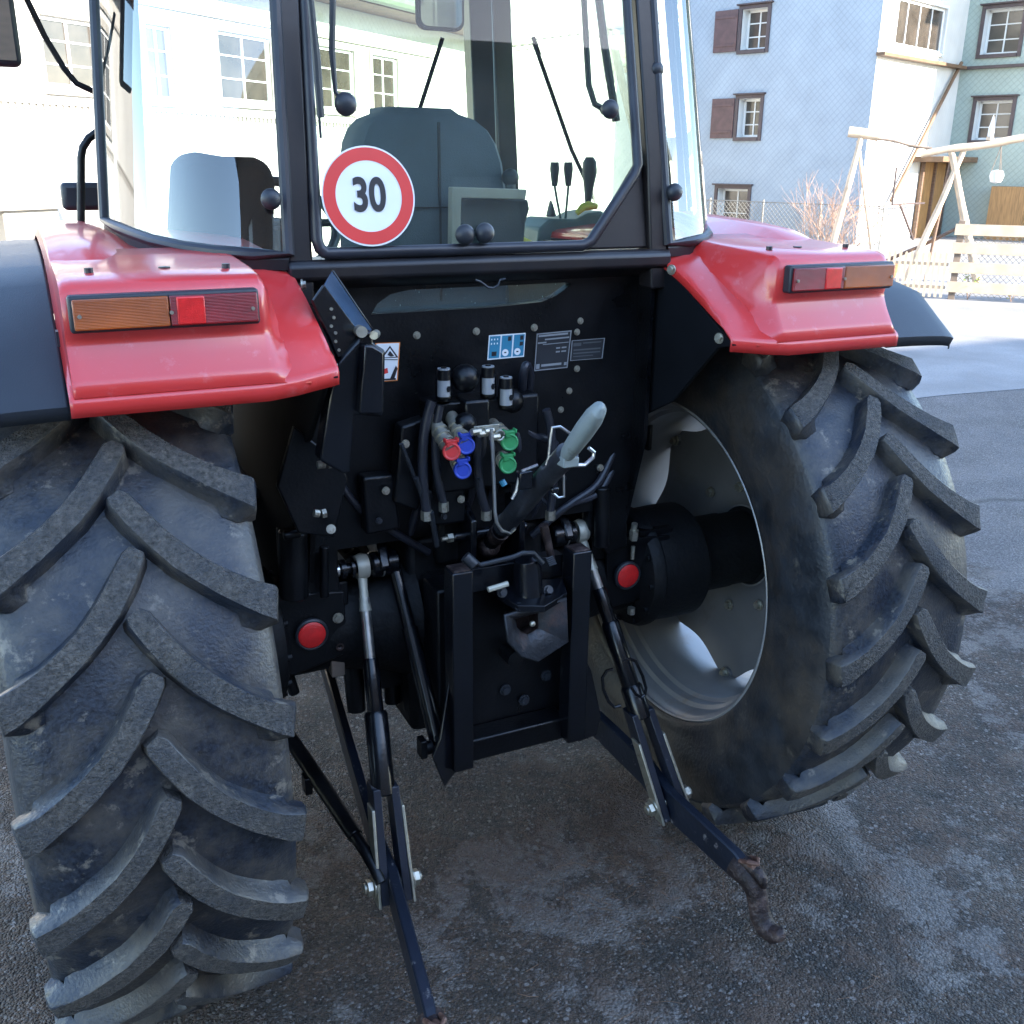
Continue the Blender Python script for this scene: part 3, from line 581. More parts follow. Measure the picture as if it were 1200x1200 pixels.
# ================================================================== TRACTOR
TR=root('tractor',(0,0,0),0,'red and black farm tractor with muddy rear tyres, glazed cab and lowered hitch arms','tractor')
R0=.83; TT=.904; RIM=.507
def tyre_mesh(R=.83,rim=.507,w=.235,NL=23,lh=.043,phase=0.0,scale=1.0,sub=1):
    mb=MB(); H=R-rim
    prof=[(0,R-lh),(.10,R-lh-.002),(.18,R-lh-.008),(.219,R-lh-.018),(.233,R-lh-.032),(.240,R-lh-.07),(.250,R-.195),(.247,R-.235),(.237,R-.27),(.234,R-.295),(.232,rim+.010),(.222,rim+.001),(.21,rim-.008)]
    prof=[(x*w/.235,r) for x,r in prof]
    full=[(-x,r) for x,r in prof[::-1]]+prof[1:]
    n=144
    vs=[];m=len(full)
    for x,r in full:
        for k in range(n):
            a=2*math.pi*k/n; vs.append((x,-r*math.cos(a),r*math.sin(a)))
    nt=len(prof)
    for i in range(m-1):
        side=(i<nt-5) or (i>=m-1-(nt-5))
        mb_f=[(i*n+k,i*n+(k+1)%n,(i+1)*n+(k+1)%n,(i+1)*n+k) for k in range(n)]
        if i==0: mb.add(vs,mb_f,1 if side else 0)
        else: mb.f+=mb_f; mb.mi+=[1 if side else 0]*len(mb_f)
    # lugs: (lateral x, angle drop deg, half width m, top radius)
    path=[(-.012,.9,.013,R-.002),(-.004,.1,.020,R),(.018,-2.6,.0215,R),(.05,-6.0,.022,R-.0005),(.085,-8.9,.0225,R-.002),(.12,-11.1,.0235,R-.004),(.155,-13.0,.0245,R-.006),(.19,-14.6,.0262,R-.009),(.224,-15.9,.0305,R-.013),(.2385,-16.4,.032,R-.019),(.2425,-16.6,.031,R-.030),(.2435,-16.8,.026,R-.058)]
    rn=random.Random(5)
    for side in (-1,1):
        for k in range(NL):
            a0=phase+360/NL*k+(0 if side<0 else -180/NL)
            rows=[]
            for j,(x,da,hw,rt) in enumerate(path):
                x=x*w/.235
                # direction of path for the width offset
                j0=max(j-1,0); j1=min(j+1,len(path)-1); dx=(path[j1][0]-path[j0][0])*w/.235; ds=(path[j1][1]-path[j0][1])*math.pi/180*R
                if j>=9: dx,ds=.05,-.008
                l=math.hypot(dx,ds); nx,ns=-ds/l,dx/l      # unit normal in (x, arc) plane
                hw2=hw*(1+rn.uniform(-.04,.04)); base=R-lh-.012 if j<8 else rt-.035
                if j>=10: base=rt-.03
                xb=x if j<8 else x-.03
                row=[]
                for off,rr,xx in((hw2+.012,base,xb),(hw2+.004,base+.020,x),(hw2+.001,rt-.004,x),(hw2-.0015,rt,x),(0,rt+rn.uniform(-.001,.0015),x),(-hw2+.0015,rt,x),(-hw2-.001,rt-.004,x),(-hw2-.004,base+.020,x),(-hw2-.012,base,xb)):
                    X=xx+nx*off; A=math.radians(a0+da)+ns*off/R
                    rr+=rn.uniform(-.0006,.0006)
                    if j==0 : pass
                    row.append((side*X,-rr*math.cos(A),rr*math.sin(A)))
                rows.append(row)
            o=len(mb.v); nr=len(rows); W=9
            flat=[p for r in rows for p in r]; fs=[];mi=[]
            for i in range(nr-1):
                for q in range(W-1):
                    fs.append((i*W+q,i*W+q+1,(i+1)*W+q+1,(i+1)*W+q)); mi.append(2 if 3<=q<=4 and i<9 else 0)
            fs.append(tuple(range(W))); mi.append(2); fs.append(tuple((nr-1)*W+q for q in range(W))[::-1]); mi.append(0)
            mb.v+=[Vector(p) for p in flat]; mb.f+=[tuple(i+o for i in f) for f in fs]; mb.mi+=mi
    return mb
def shift(mb,x,y,z,rx=0):
    mt=Matrix.Translation((x,y,z))@Matrix.Rotation(rx,4,'X'); mb.v=[mt@p for p in mb.v]; return mb
def wheel_disc(side):
    """dished centre disc with scalloped edge, and dark hub; local +x = outwards"""
    mb=MB(); c=Vector((side*TT,0,R0)); n=96
    rings=[(.098,.10,0),(.098,.135,0),(.082,.15,0),(.066,.19,0),(.06,.24,0),(.058,.32,0),(.052,.37,1),(.046,.41,1),(.040,.455,2)]
    rows=[]
    for h,r,s in rings:
        row=[]
        for k in range(n+1):
            a=2*math.pi*k/n
            lobe=math.cos(8*(a-math.radians(5)))      # 8 lugs, deep scallops between
            rr=r
            if s: 
                e=max(0,.5-.5*lobe)**.55
                lim=.47-.075*e
                rr=min(r*1.0,.31+(r-.31)*((lim-.31)/(.455-.31)))
            row.append(Vector((side*(TT+h-.0),0,R0))+Vector((0,-rr*math.cos(a),rr*math.sin(a))))
        rows.append(row)
    mb.grid(rows,0)
    mb.lathe([(.098,.0),(.098,.10)],c,(side,0,0),32,mi=1)
    # hub and wheel nuts
    mb.lathe([(-.02,.0),(-.02,.115),(.09,.118),(.097,.13)],c,(side,0,0),40,mi=1)
    for k in range(8):
        a=2*math.pi*k/8; mb.bolt(c+Vector((side*.06,-.205*math.cos(a),.205*math.sin(a))),(-side,0,0),.012,.016,mi=2)
        a=2*math.pi*k/8+math.radians(5); mb.bolt(c+Vector((side*.036,-.435*math.cos(a),.435*math.sin(a))),(-side,0,0),.013,.018,mi=2)
        mb.tube([c+Vector((side*.075,-.445*math.cos(a),.445*math.sin(a))),c+Vector((side*.036,-.445*math.cos(a),.445*math.sin(a)))],.03,10,mi=0)
    return mb
def rim_mesh(side):
    c=Vector((side*TT,0,R0)); mb=MB()
    pr_=[(-.222,.497),(-.226,.504),(-.222,.509),(-.214,.506),(-.205,.497),(-.19,.490),(-.165,.486),(-.155,.474),(-.125,.472),(-.115,.461),(-.085,.458),(-.072,.449),(-.02,.446),(.06,.446),(.075,.452),(.12,.458),(.14,.472),(.19,.482),(.205,.498),(.228,.518),(.236,.512),(.232,.5)]
    mb.lathe(pr_,c,(side,0,0),128); return mb
def make_wheel(side,rot):
    wd=wheel_disc(side).build('rear_wheel',[K['disc'],K['castblack'],K['zinc']],TR,solid=0)
    t=shift(tyre_mesh(phase=rot),side*TT,0,R0).build('tyre',[K['rubber'],K['sidewall'],K['treadtop']],wd,ang=50)
    rm=rim_mesh(side).build('rim',K['silver'],wd,solid=.006); return wd
make_wheel(-1,23.2+8.0-.4+7.0); make_wheel(1,17.2+9.6-.4+5)
def front_wheel(side):
    c=Vector((side*.86,2.35,.60)); mb=MB(); mb.lathe([(-.05,.05),(-.05,.12),(-.03,.2),(-.06,.33)],c,(side,0,0),32); f=mb.build('front_wheel',K['disc'],TR)
    t=tyre_mesh(R=.60,rim=.35,w=.19,NL=19,lh=.035,phase=7); shift(t,side*.86,2.35,.60).build('tyre',[K['rubber'],K['sidewall'],K['treadtop']],f,ang=50)
    r=MB(); r.lathe([(-.17,.36),(-.15,.34),(-.05,.32),(.05,.32),(.15,.34),(.17,.36)],c,(side,0,0),48); r.build('rim',K['silver'],f,solid=.005)
front_wheel(-1); front_wheel(1)
# ---- chassis: rear housing, axle trumpets, engine body
m=MB(); m.box((-.2,-.12,.50),(.2,1.3,1.08)); m.box((-.24,-.02,.58),(.24,.5,1.0)); m.box((-.19,1.2,.55),(.19,2.9,1.0)); m.box((-.17,-.2,.62),(.17,-.1,.98)); m.box((-.13,-.16,1.0),(.13,.3,1.2))
m.build('rear_housing',K['castblack'],TR,bevel=.02)
for s in (-1,1):
    m=MB(); m.lathe([(.18,.0),(.18,.19),(.26,.155),(.42,.125),(.52,.125),(.54,.175),(.56,.185),(.575,.185),(.585,.175),(.66,.178),(.735,.178),(.75,.165),(.76,.13),(.80,.12),(.90,.12)],(0,0,R0),(s,0,0),48)
    for k in range(12): a=2*math.pi*k/12; m.bolt((s*.54,-.165*math.cos(a),R0+.165*math.sin(a)),(-s,0,0),.008,.012)
    m.build('axle_housing',K['castblack'],TR)
m=MB(); m.box((-.7,2.28,.5),(.7,2.42,.66)); m.build('front_axle',K['black'],TR,bevel=.02)
m=MB(); rr=[]
for y,zt,hw in ((1.35,1.62,.33),(1.8,1.60,.33),(2.6,1.52,.31),(3.0,1.42,.28),(3.06,1.3,.26)):
    rr.append([(-hw,y,.95),(-hw,y,zt-.12),(-hw+.06,y,zt-.02),(0,y,zt),(hw-.06,y,zt-.02),(hw,y,zt-.12),(hw,y,.95)])
m.grid(rr); m.add(rr[-1],[tuple(range(7))]); m.build('hood',K['red'],TR)
# ---- cab geometry helpers
def lean(x,y,z):           # cab leans forward and narrows with height above the sill
    t=max(0,z-1.8); return Vector((x*(1-.10*t),y+.16*t*(1 if y<.5 else .2),z))
ZT=2.62
# cab frame
m=MB()
def bar(pts,wx,wy,mi=0):
    rows=[]
    for p in pts:
        p=Vector(p); rows.append([p+Vector((-wx,-wy,0)),p+Vector((wx,-wy,0)),p+Vector((wx,wy,0)),p+Vector((-wx,wy,0)),p+Vector((-wx,-wy,0))])
    m.grid(rows,mi); m.add(rows[0][:4],[(0,1,2,3)]); m.add(rows[-1][:4],[(0,1,2,3)])
for s in (-1,1): bar([lean(s*.463,-.20,1.70),lean(s*.463,-.20,2.0),lean(s*.463,-.20,ZT)],.026,.03)
# rear beam below the window
m.prism([(-.49,-.235,1.757),(-.49,-.235,1.785),(-.49,-.222,1.798),(-.49,-.14,1.798),(-.49,-.14,1.722),(-.49,-.215,1.745)],(.98,0,0))
m.box((-.02,-.2,ZT-.02),(.02,-.1,ZT+.03))
# lower right triangular filler beside the slanted window corner
P=[lean(.255,-.205,1.80),lean(.437,-.205,1.80),lean(.437,-.205,2.05),lean(.425,-.205,2.01)]
m.prism(P,(0,.02,0))
# side sills following the corner glass, front pillars, roof rails
CG=[(.487,-.222),(.56,-.212),(.63,-.175),(.69,-.115),(.74,-.03),(.775,.07),(.80,.16),(.815,.26)]
def sillz(y): return 1.80+.05*min(1,max(0,(y+.22)/.47))
for s in (-1,1):
    rows=[[Vector((s*x,y,sillz(y)-.022)),Vector((s*x,y,sillz(y)+.006)),Vector((s*(x-.035),y+.01,sillz(y)+.008)),Vector((s*(x-.035),y+.01,sillz(y)-.022))] for x,y in CG]; m.grid(rows)
    bar([lean(s*.80,.30,1.1),lean(s*.80,.30,1.8),lean(s*.80,.30,ZT)],.010,.022)
    bar([(s*.66,1.28,1.1),(s*.645,1.27,1.8),(s*.60,1.25,ZT)],.045,.035)
    m.box((s*.60,.5,.95),(s*.80,1.3,1.12)); m.box((s*.77,.45,1.12),(s*.80,1.3,1.2))
m.box((-.66,1.26,1.2),(.66,1.3,1.62)); m.box((-.62,-.1,ZT),(.62,1.3,ZT+.03))
cf=m.build('cab_frame',K['cabframe'],TR,bevel=.006)
# roof
m=MB(); rows=[]
for z,g in ((ZT,.0),(ZT+.03,.08),(ZT+.13,.09),(ZT+.17,.02),(ZT+.19,-.15)):
    row=[]
    for k in range(33):
        a=2*math.pi*k/32; cx,cy=math.cos(a),math.sin(a); e=.35
        x=(.68+g)*math.copysign(abs(cx)**e,cx); y=.6+(.78+g)*math.copysign(abs(cy)**e,cy); row.append((x,y,z))
    rows.append(row)
m.grid(rows); m.add(rows[-1][:-1],[tuple(range(32))]); m.add(rows[0][:-1],[tuple(range(32))]); m.build('cab_roof',K['red'],TR)
# bulkhead under the window (with a glazed slot), floor and inner fender walls
SL=[(-.285,1.663),(.03,1.664),(.165,1.671),(.205,1.685),(.245,1.709),(.243,1.716),(-.19,1.716),(-.235,1.708),(-.268,1.688)]
m=MB(); yb=-.15
outer=[(-.455,1.10),(.455,1.10),(.455,1.735),(-.455,1.735)]
bmx=bmesh.new()
ov=[bmx.verts.new((x,yb,z)) for x,z in outer]; iv=[bmx.verts.new((x,yb,z)) for x,z in SL]
oe=[bmx.edges.new((ov[i],ov[(i+1)%4])) for i in range(4)]; ie=[bmx.edges.new((iv[i],iv[(i+1)%len(SL)])) for i in range(len(SL))]
bmesh.ops.triangle_fill(bmx,edges=oe+ie,use_beauty=True)
bmx.verts.index_update(); m.add([v.co.copy() for v in bmx.verts],[tuple(v.index for v in f.verts) for f in bmx.faces]); bmx.free()
m.grid([[(x,yb,z) for x,z in SL+SL[:1]],[(x,yb+.03,z) for x,z in SL+SL[:1]]])
m.box((-.455,-.148,1.09),(.455,.9,1.10))
for s in (-1,1):
    m.prism([(s*.462,-.21,1.78),(s*.462,.9,1.78),(s*.462,.9,1.0),(s*.462,-.12,1.0),(s*.462,-.21,1.3)],(s*-.012,0,0))
bk=m.build('bulkhead',K['black'],TR,smooth=False)
m=MB(); m.add([(x,yb+.012,z) for x,z in SL],[tuple(range(len(SL)))]); m.build('lower_glass',K['slotglass'],TR,smooth=False)
m=MB(); 
for x in (-.173,-.017,.143): m.bolt((x,yb,1.608),(0,-1,0),.0065,.008)
for q in ((680,376),(676,389),(676,432),(667,458),(657,480)): p=at(*q,'y',yb); m.bolt(p,(0,-1,0),.006,.006)
m.build('panel_bolt',K['zinc'],bk)
# wire clip above slot
m=MB(); ps=[at(q[0],q[1],'y',-.24) for q in((557,328),(563,330),(572,337),(578,338),(584,334),(586,328),(592,327))]; m.tube(ps,.0028,8); m.build('wire_clip',K['plastic'],TR)
# inner fender skirts (black) under the red fenders
for s in (-1,1):
    m=MB(); 
    pl=[(-.20,1.775),(.2,1.80),(.85,1.75),(1.1,.80),(-.07,.80),(-.10,1.20),(-.14,1.34),(-.30,1.42),(-.47,1.585),(-.53,1.60)]
    m.prism([(s*.476,y,z) for y,z in pl],(s*.012,0,0)); m.build('fender_skirt',K['matte'],TR,bevel=.003)
# ---- glazing
def ygl(z): return -.225
RW=[(-.418,1.822),(-.405,1.81),(.235,1.812),(.262,1.822),(.398,1.975),(.412,2.0),(.412,ZT-.03),(-.424,ZT-.03),(-.424,1.84)]
m=MB(); m.add([lean(x,-.222,z) for x,z in RW],[tuple(range(len(RW)))]); rw=m.build('rear_window',K['glass'],TR,smooth=False)
def ring(m,pts,wd,dp,d=(0,-1,0)):
    """flat seal strip around a loop of 3D points"""
    n=len(pts); c=sum((Vector(p) for p in pts),Vector())/n; d=Vector(d); rows=[]
    for p in pts+pts[:1]:
        p=Vector(p); o=(p-c).normalized(); q=p+Vector((math.copysign(wd,o.x) if abs(o.x)>.25 else 0,0,math.copysign(wd,o.z) if abs(o.z)>.25 else 0))
        rows.append([p+d*dp*.2,p+d*dp,q+d*dp,q-d*dp])
    m.grid(rows)
m=MB(); loop=[lean(x,-.222,z) for x,z in RW]; m.tube(loop+[loop[0],loop[1]],.0135,12,caps=False); m.build('window_seal',K['seal'],rw)
for s in (-1,1):
    zs=[0,.25,.5,.75,1]; rows=[]
    for t in zs:
        row=[]
        for i,(x,y) in enumerate(CG):
            zb=sillz(y)+.012; z=zb+(ZT-zb)*t; row.append(lean(s*x,y,z))
        rows.append(row)
    m=MB(); m.grid(rows); g=m.build('corner_glass',K['cglass'],TR,ang=80)
    m=MB(); bottom=rows[0]; col0=[r[0] for r in rows]; col1=[r[-1] for r in rows]
    m.tube(col0[::-1]+bottom[1:]+col1[1:],.0135,10); m.build('glass_seal',K['seal'],g)
    m=MB(); kp=lean(s*.525,-.22,2.0) if s<0 else at(785,225,'y',-.205)
    kp=at(315,233,'y',-.215) if s<0 else kp
    m.ball(kp+Vector((0,-.02,0)),.022,16,sq=(1,.8,1)); m.cyl(kp,kp+Vector((0,-.02,0)),.012,12)
    if s>0: k2=at(765,82,'y',-.14); m.ball(k2+Vector((0,-.015,0)),.02,16,sq=(1,.8,1))
    m.build('glass_knob',K['plastic'],g)
    # side door glass
    m=MB(); m.add([lean(s*.81,.33,1.86),(s*.70,1.24,1.75),(s*.64,1.24,ZT),lean(s*.80,.33,ZT)],[(0,1,2,3)]); m.build('door_glass',K['fglass'],TR,smooth=False)
m=MB(); m.add([(-.6,1.29,1.63),(.6,1.29,1.63),(.56,1.27,ZT),(-.56,1.27,ZT)],[(0,1,2,3)]); m.build('windscreen',K['fglass'],TR,smooth=False)
# knobs on the rear window
for q,r,y in (((405,122),.0245,-.20),((715,128),.0225,-.20),((545,275),.0235,-.235),((568,273),.0235,-.235)):
    p=at(*q,'y',y); m=MB(); m.ball(p,r,18,sq=(1,.75,1)); m.cyl(p,p+Vector((0,.03,0)),r*.5,12); m.build('window_knob',K['plastic'],rw)
# 30 sign sticker, slightly proud of the pane
sp=at(430.5,231,'y',-.208); nrm=Vector((0,-1,.16)).normalized(); upv=Vector((0,.16,1)).normalized(); rtv=Vector((1,0,0))
def disc(m,r,off,mi,r1=0,n=64):
    a=[sp+nrm*off+(rtv*math.cos(2*math.pi*k/n)+upv*math.sin(2*math.pi*k/n))*r for k in range(n)]
    if r1: b=[sp+nrm*off+(rtv*math.cos(2*math.pi*k/n)+upv*math.sin(2*math.pi*k/n))*r1 for k in range(n)]; m.add(a+b,[(k,(k+1)%n,n+(k+1)%n,n+k) for k in range(n)],mi)
    else: m.add(a,[tuple(range(n))],mi)
SR=.106
sp=sp+nrm*.012
m=MB(); disc(m,SR,0,0); disc(m,SR*.965,.0008,1,SR*.71); st=m.build('speed_sticker',[K['white'],K['stickred']],rw,smooth=False)
me=text_mesh('30',.096)
rot=Matrix((rtv,upv,nrm)).transposed().to_4x4()
for v in me.vertices: v.co=sp+nrm*.0016+rtv*(v.co.x*.80)+upv*(v.co.y*1.02)+nrm*v.co.z
tm=MB(); tm.add([v.co.copy() for v in me.vertices],[tuple(p.vertices) for p in me.polygons]); tm.build('number_print',K['ink'],st,smooth=False)
# wiper on the rear window
m=MB(); m.tube([at(364,0,'y',-.24),at(371,70,'y',-.24),at(376,138,'y',-.24)],[.007,.009,.008],8); m.tube([at(374,135,'y',-.24),at(376,162,'y',-.24)],.003,6)
m.tube([at(390,0,'y',-.19),at(389,60,'y',-.19),at(393,108,'y',-.19),at(402,121,'y',-.19)],[.007,.007,.005,.004],8); m.build('rear_wiper',K['plastic'],rw)
# ---- cab interior
m=MB(); rows=[]
sx=.022
bk_=[(1.62,.20,.232),(1.75,.195,.232),(1.9,.20,.228),(2.0,.215,.218),(2.05,.228,.205),(2.085,.24,.185),(2.11,.255,.155),(2.125,.275,.11)]
for z,y,hw in bk_:
    rows.append([(sx-hw,y+.14,z),(sx-hw,y+.04,z),(sx-hw*.9,y+.006,z),(sx-hw*.5,y,z),(sx,y-.004,z),(sx+hw*.5,y,z),(sx+hw*.9,y+.006,z),(sx+hw,y+.04,z),(sx+hw,y+.14,z)])
rows.append([(sx+(x-sx)*.9,y_+.03,2.14) for x,y_,z in rows[-1]])
m.grid(rows); m.grid([[p for p in r] for r in ([r[0] for r in rows],[r[-1] for r in rows])])
m.box((sx-.24,.25,1.5),(sx+.24,.75,1.66)); seat=m.build('seat',K['fabric'],TR)
m=MB(); m.box((sx+.004,.192,1.64),(sx+.010,.199,2.10)); m.box((sx-.2,.190,1.885),(sx+.2,.1935,1.889)); m.build('seat_seam',K['ink'],seat)
m=MB(); 
p=[at(530,219,'y',.12),at(618,222,'y',.12),at(616,234,'y',.12),at(541,232,'y',.12),at(539,300,'y',.12),at(529,300,'y',.12)]; m.prism(p,(0,.03,0)); m.build('armrest_frame',K['beigepl'],TR,bevel=.003)
m=MB(); p=[at(541,232,'y',.16),at(619,234,'y',.16),at(621,245,'y',.16),at(616,262,'y',.16),at(613,300,'y',.16),at(541,300,'y',.16)]; m.prism(p,(0,.12,0)); m.ball(at(598,208,'y',.2),.024,14); m.cyl(at(598,214,'y',.2),at(598,226,'y',.2),.015,10); m.build('armrest',K['darkplastic'],TR,bevel=.008)
m=MB(); p=[at(632,268,'y',.4),at(645,256,'y',.4),at(676,257,'y',.4),at(690,250,'y',.4),at(708,247,'y',.4),at(715,300,'y',.4),at(628,300,'y',.4)]; m.prism(p,(0,.16,0)); cs=m.build('control_console',K['teal'],TR,bevel=.008)
for a,b_,c in (((650,190),(650,218),(658,262)),((666,190),(666,218),(662,262))):
    m=MB(); m.tube([at(*a,'y',.42),at(a[0],a[1]+8,'y',.42),at(*b_,'y',.42)],[.013,.015,.009],12,0); m.tube([at(*b_,'y',.42),at((b_[0]*2+c[0])/3,b_[1]+16,'y',.43),at(*c,'y',.44)],.004,8,1); m.build('lever',[K['darkplastic'],K['teal']],cs)
m=MB(); m.tube([at(691,184,'y',.42),at(691,190,'y',.42),at(691,202,'y',.42),at(690,220,'y',.42),at(689,240,'y',.42)],[.012,.021,.023,.015,.009],14); m.build('lever',K['darkplastic'],cs)
m=MB(); m.tube([at(676,250,'y',.38),at(683,243,'y',.38),at(690,241,'y',.38),at(699,242,'y',.38)],[.008,.012,.014,.008],12); m.tube([at(602,285,'y',.3),at(612,281,'y',.3),at(622,284,'y',.3)],[.006,.011,.006],10); m.build('knob',K['yellow'],cs)
m=MB(); m.tube([at(647,255,'y',.9),at(660,200,'y',.9),at(668,160,'y',.9),at(676,138,'y',.9),at(690,130,'y',.9)],[.024,.022,.02,.018,.016],12); m.box(at(676,124,'y',.9)+Vector((0,-.02,0)),at(703,144,'y',.9)+Vector((0,.04,0))); m.build('steering_column',K['darkplastic'],TR,bevel=.003)
m=MB(); m.tube([at(684,-6,'y',.3),at(687,50,'y',.3),at(690,100,'y',.3),at(697,122,'y',.3),at(712,130,'y',.3)],.009,10); m.tube([at(701,-6,'y',.32),at(708,50,'y',.32),at(722,142,'y',.32)],.012,10); m.tube([at(706,-6,'y',.6),at(730,100,'y',.6),at(745,160,'y',.6)],.014,10); m.build('door_handle_bar',K['darkplastic'],TR)
# left side interior: fender console, steering wheel, door pocket
m=MB(); m.prism([at(*q,'y',.55) for q in((205,196),(212,182),(232,178),(262,183),(300,184),(318,192),(325,215),(322,300),(200,290))],(0,.12,0)); m.build('side_console',K['matte'],TR,bevel=.03,segs=4)
m=MB(); cc=at(325,262,'y',.95); m.tube([cc+Vector((math.cos(a)*.19,math.sin(a)*.13,math.sin(a)*.13)) for a in [2*math.pi*k/32 for k in range(33)]],.016,10,caps=False); m.tube([cc,cc+Vector((0,.25,-.3))],.03,12); m.tube([cc+Vector((-.19,0,0)),cc+Vector((.19,0,0))],.013,8); m.build('steering_wheel',K['darkplastic'],TR)
m=MB(); m.box((-.6,-.1,1.55),(-.47,.4,1.78)); m.box((.47,-.1,1.55),(.6,.4,1.74)); m.box((-.6,.3,1.1),(.6,1.2,1.13)); m.build('cab_floor',K['darkplastic'],TR,bevel=.01)
def rrect(c,hx,hz_,r,th,n=6):
    out=[]
    for sx_,sz_,a0 in((1,1,0),(-1,1,90),(-1,-1,180),(1,-1,270)):
        for k in range(n+1):
            a=math.radians(a0+90*k/n); out.append(c+Vector((sx_*(hx-r)+r*math.cos(a),0,sz_*(hz_-r)+r*math.sin(a))))
    return out
m=MB(); c_=at(517,8,'y',.75); m.prism(rrect(c_,.078,.066,.03,.02),(0,.022,0)); m.tube([c_+Vector((0,.012,.08)),c_+Vector((0,.05,.22))],.008,8); im=m.build('inner_mirror',K['matte'],TR,bevel=.004); m=MB(); m.prism(rrect(c_+Vector((0,-.003,0)),.068,.056,.024,.002),(0,.002,0)); m.build('mirror_glass',K['mirror'],im)
# exhaust with perforated guard at the right front pillar
m=MB(); m.cyl((.72,1.42,1.2),(.72,1.42,2.75),.035,20); m.build('exhaust_pipe',K['darkplastic'],TR)
# outer mirrors and arms
for s in (-1,1):
    m=MB()
    if s<0:
        m.tube([at(28,-8,'y',.45),at(52,42,'y',.45),at(75,80,'y',.45),at(90,98,'y',.45),at(112,108,'y',.45)],.0075,10)
    else: m.tube([at(612,0,'y',1.3),at(592,90,'y',1.3)],.010,8)
    ar=m.build('mirror_arm',K['black'],TR)
    m=MB(); c_=at(-9,18,'y',.42) if s<0 else at(634,8,'y',1.35)
    hw=(.05,.11) if s<0 else (.052,.07)
    m.box(c_+Vector((-hw[0],-.02,-hw[1])),c_+Vector((hw[0],.02,hw[1]))); mh=m.build('side_mirror',K['plastic'],TR,bevel=.018,segs=4)
    m=MB(); m.box(c_+Vector((-hw[0]+.012,-.0225,-hw[1]+.014)),c_+Vector((hw[0]-.012,-.0205,hw[1]-.014))); m.build('mirror_glass',K['mirror'],mh)
m=MB(); ps=[at(95,270,'y',.55),at(95,185,'y',.55),at(97,173,'y',.55),at(104,162,'y',.55),at(118,152,'y',.55)]; m.tube(ps,.0105,12); m.build('grab_rail',K['black'],TR)
m=MB(); c_=at(96,230,'y',.62); m.box(c_+Vector((-.052,-.03,-.036)),c_+Vector((.055,.03,.036))); m.build('work_light',K['plastic'],TR,bevel=.014,segs=3)
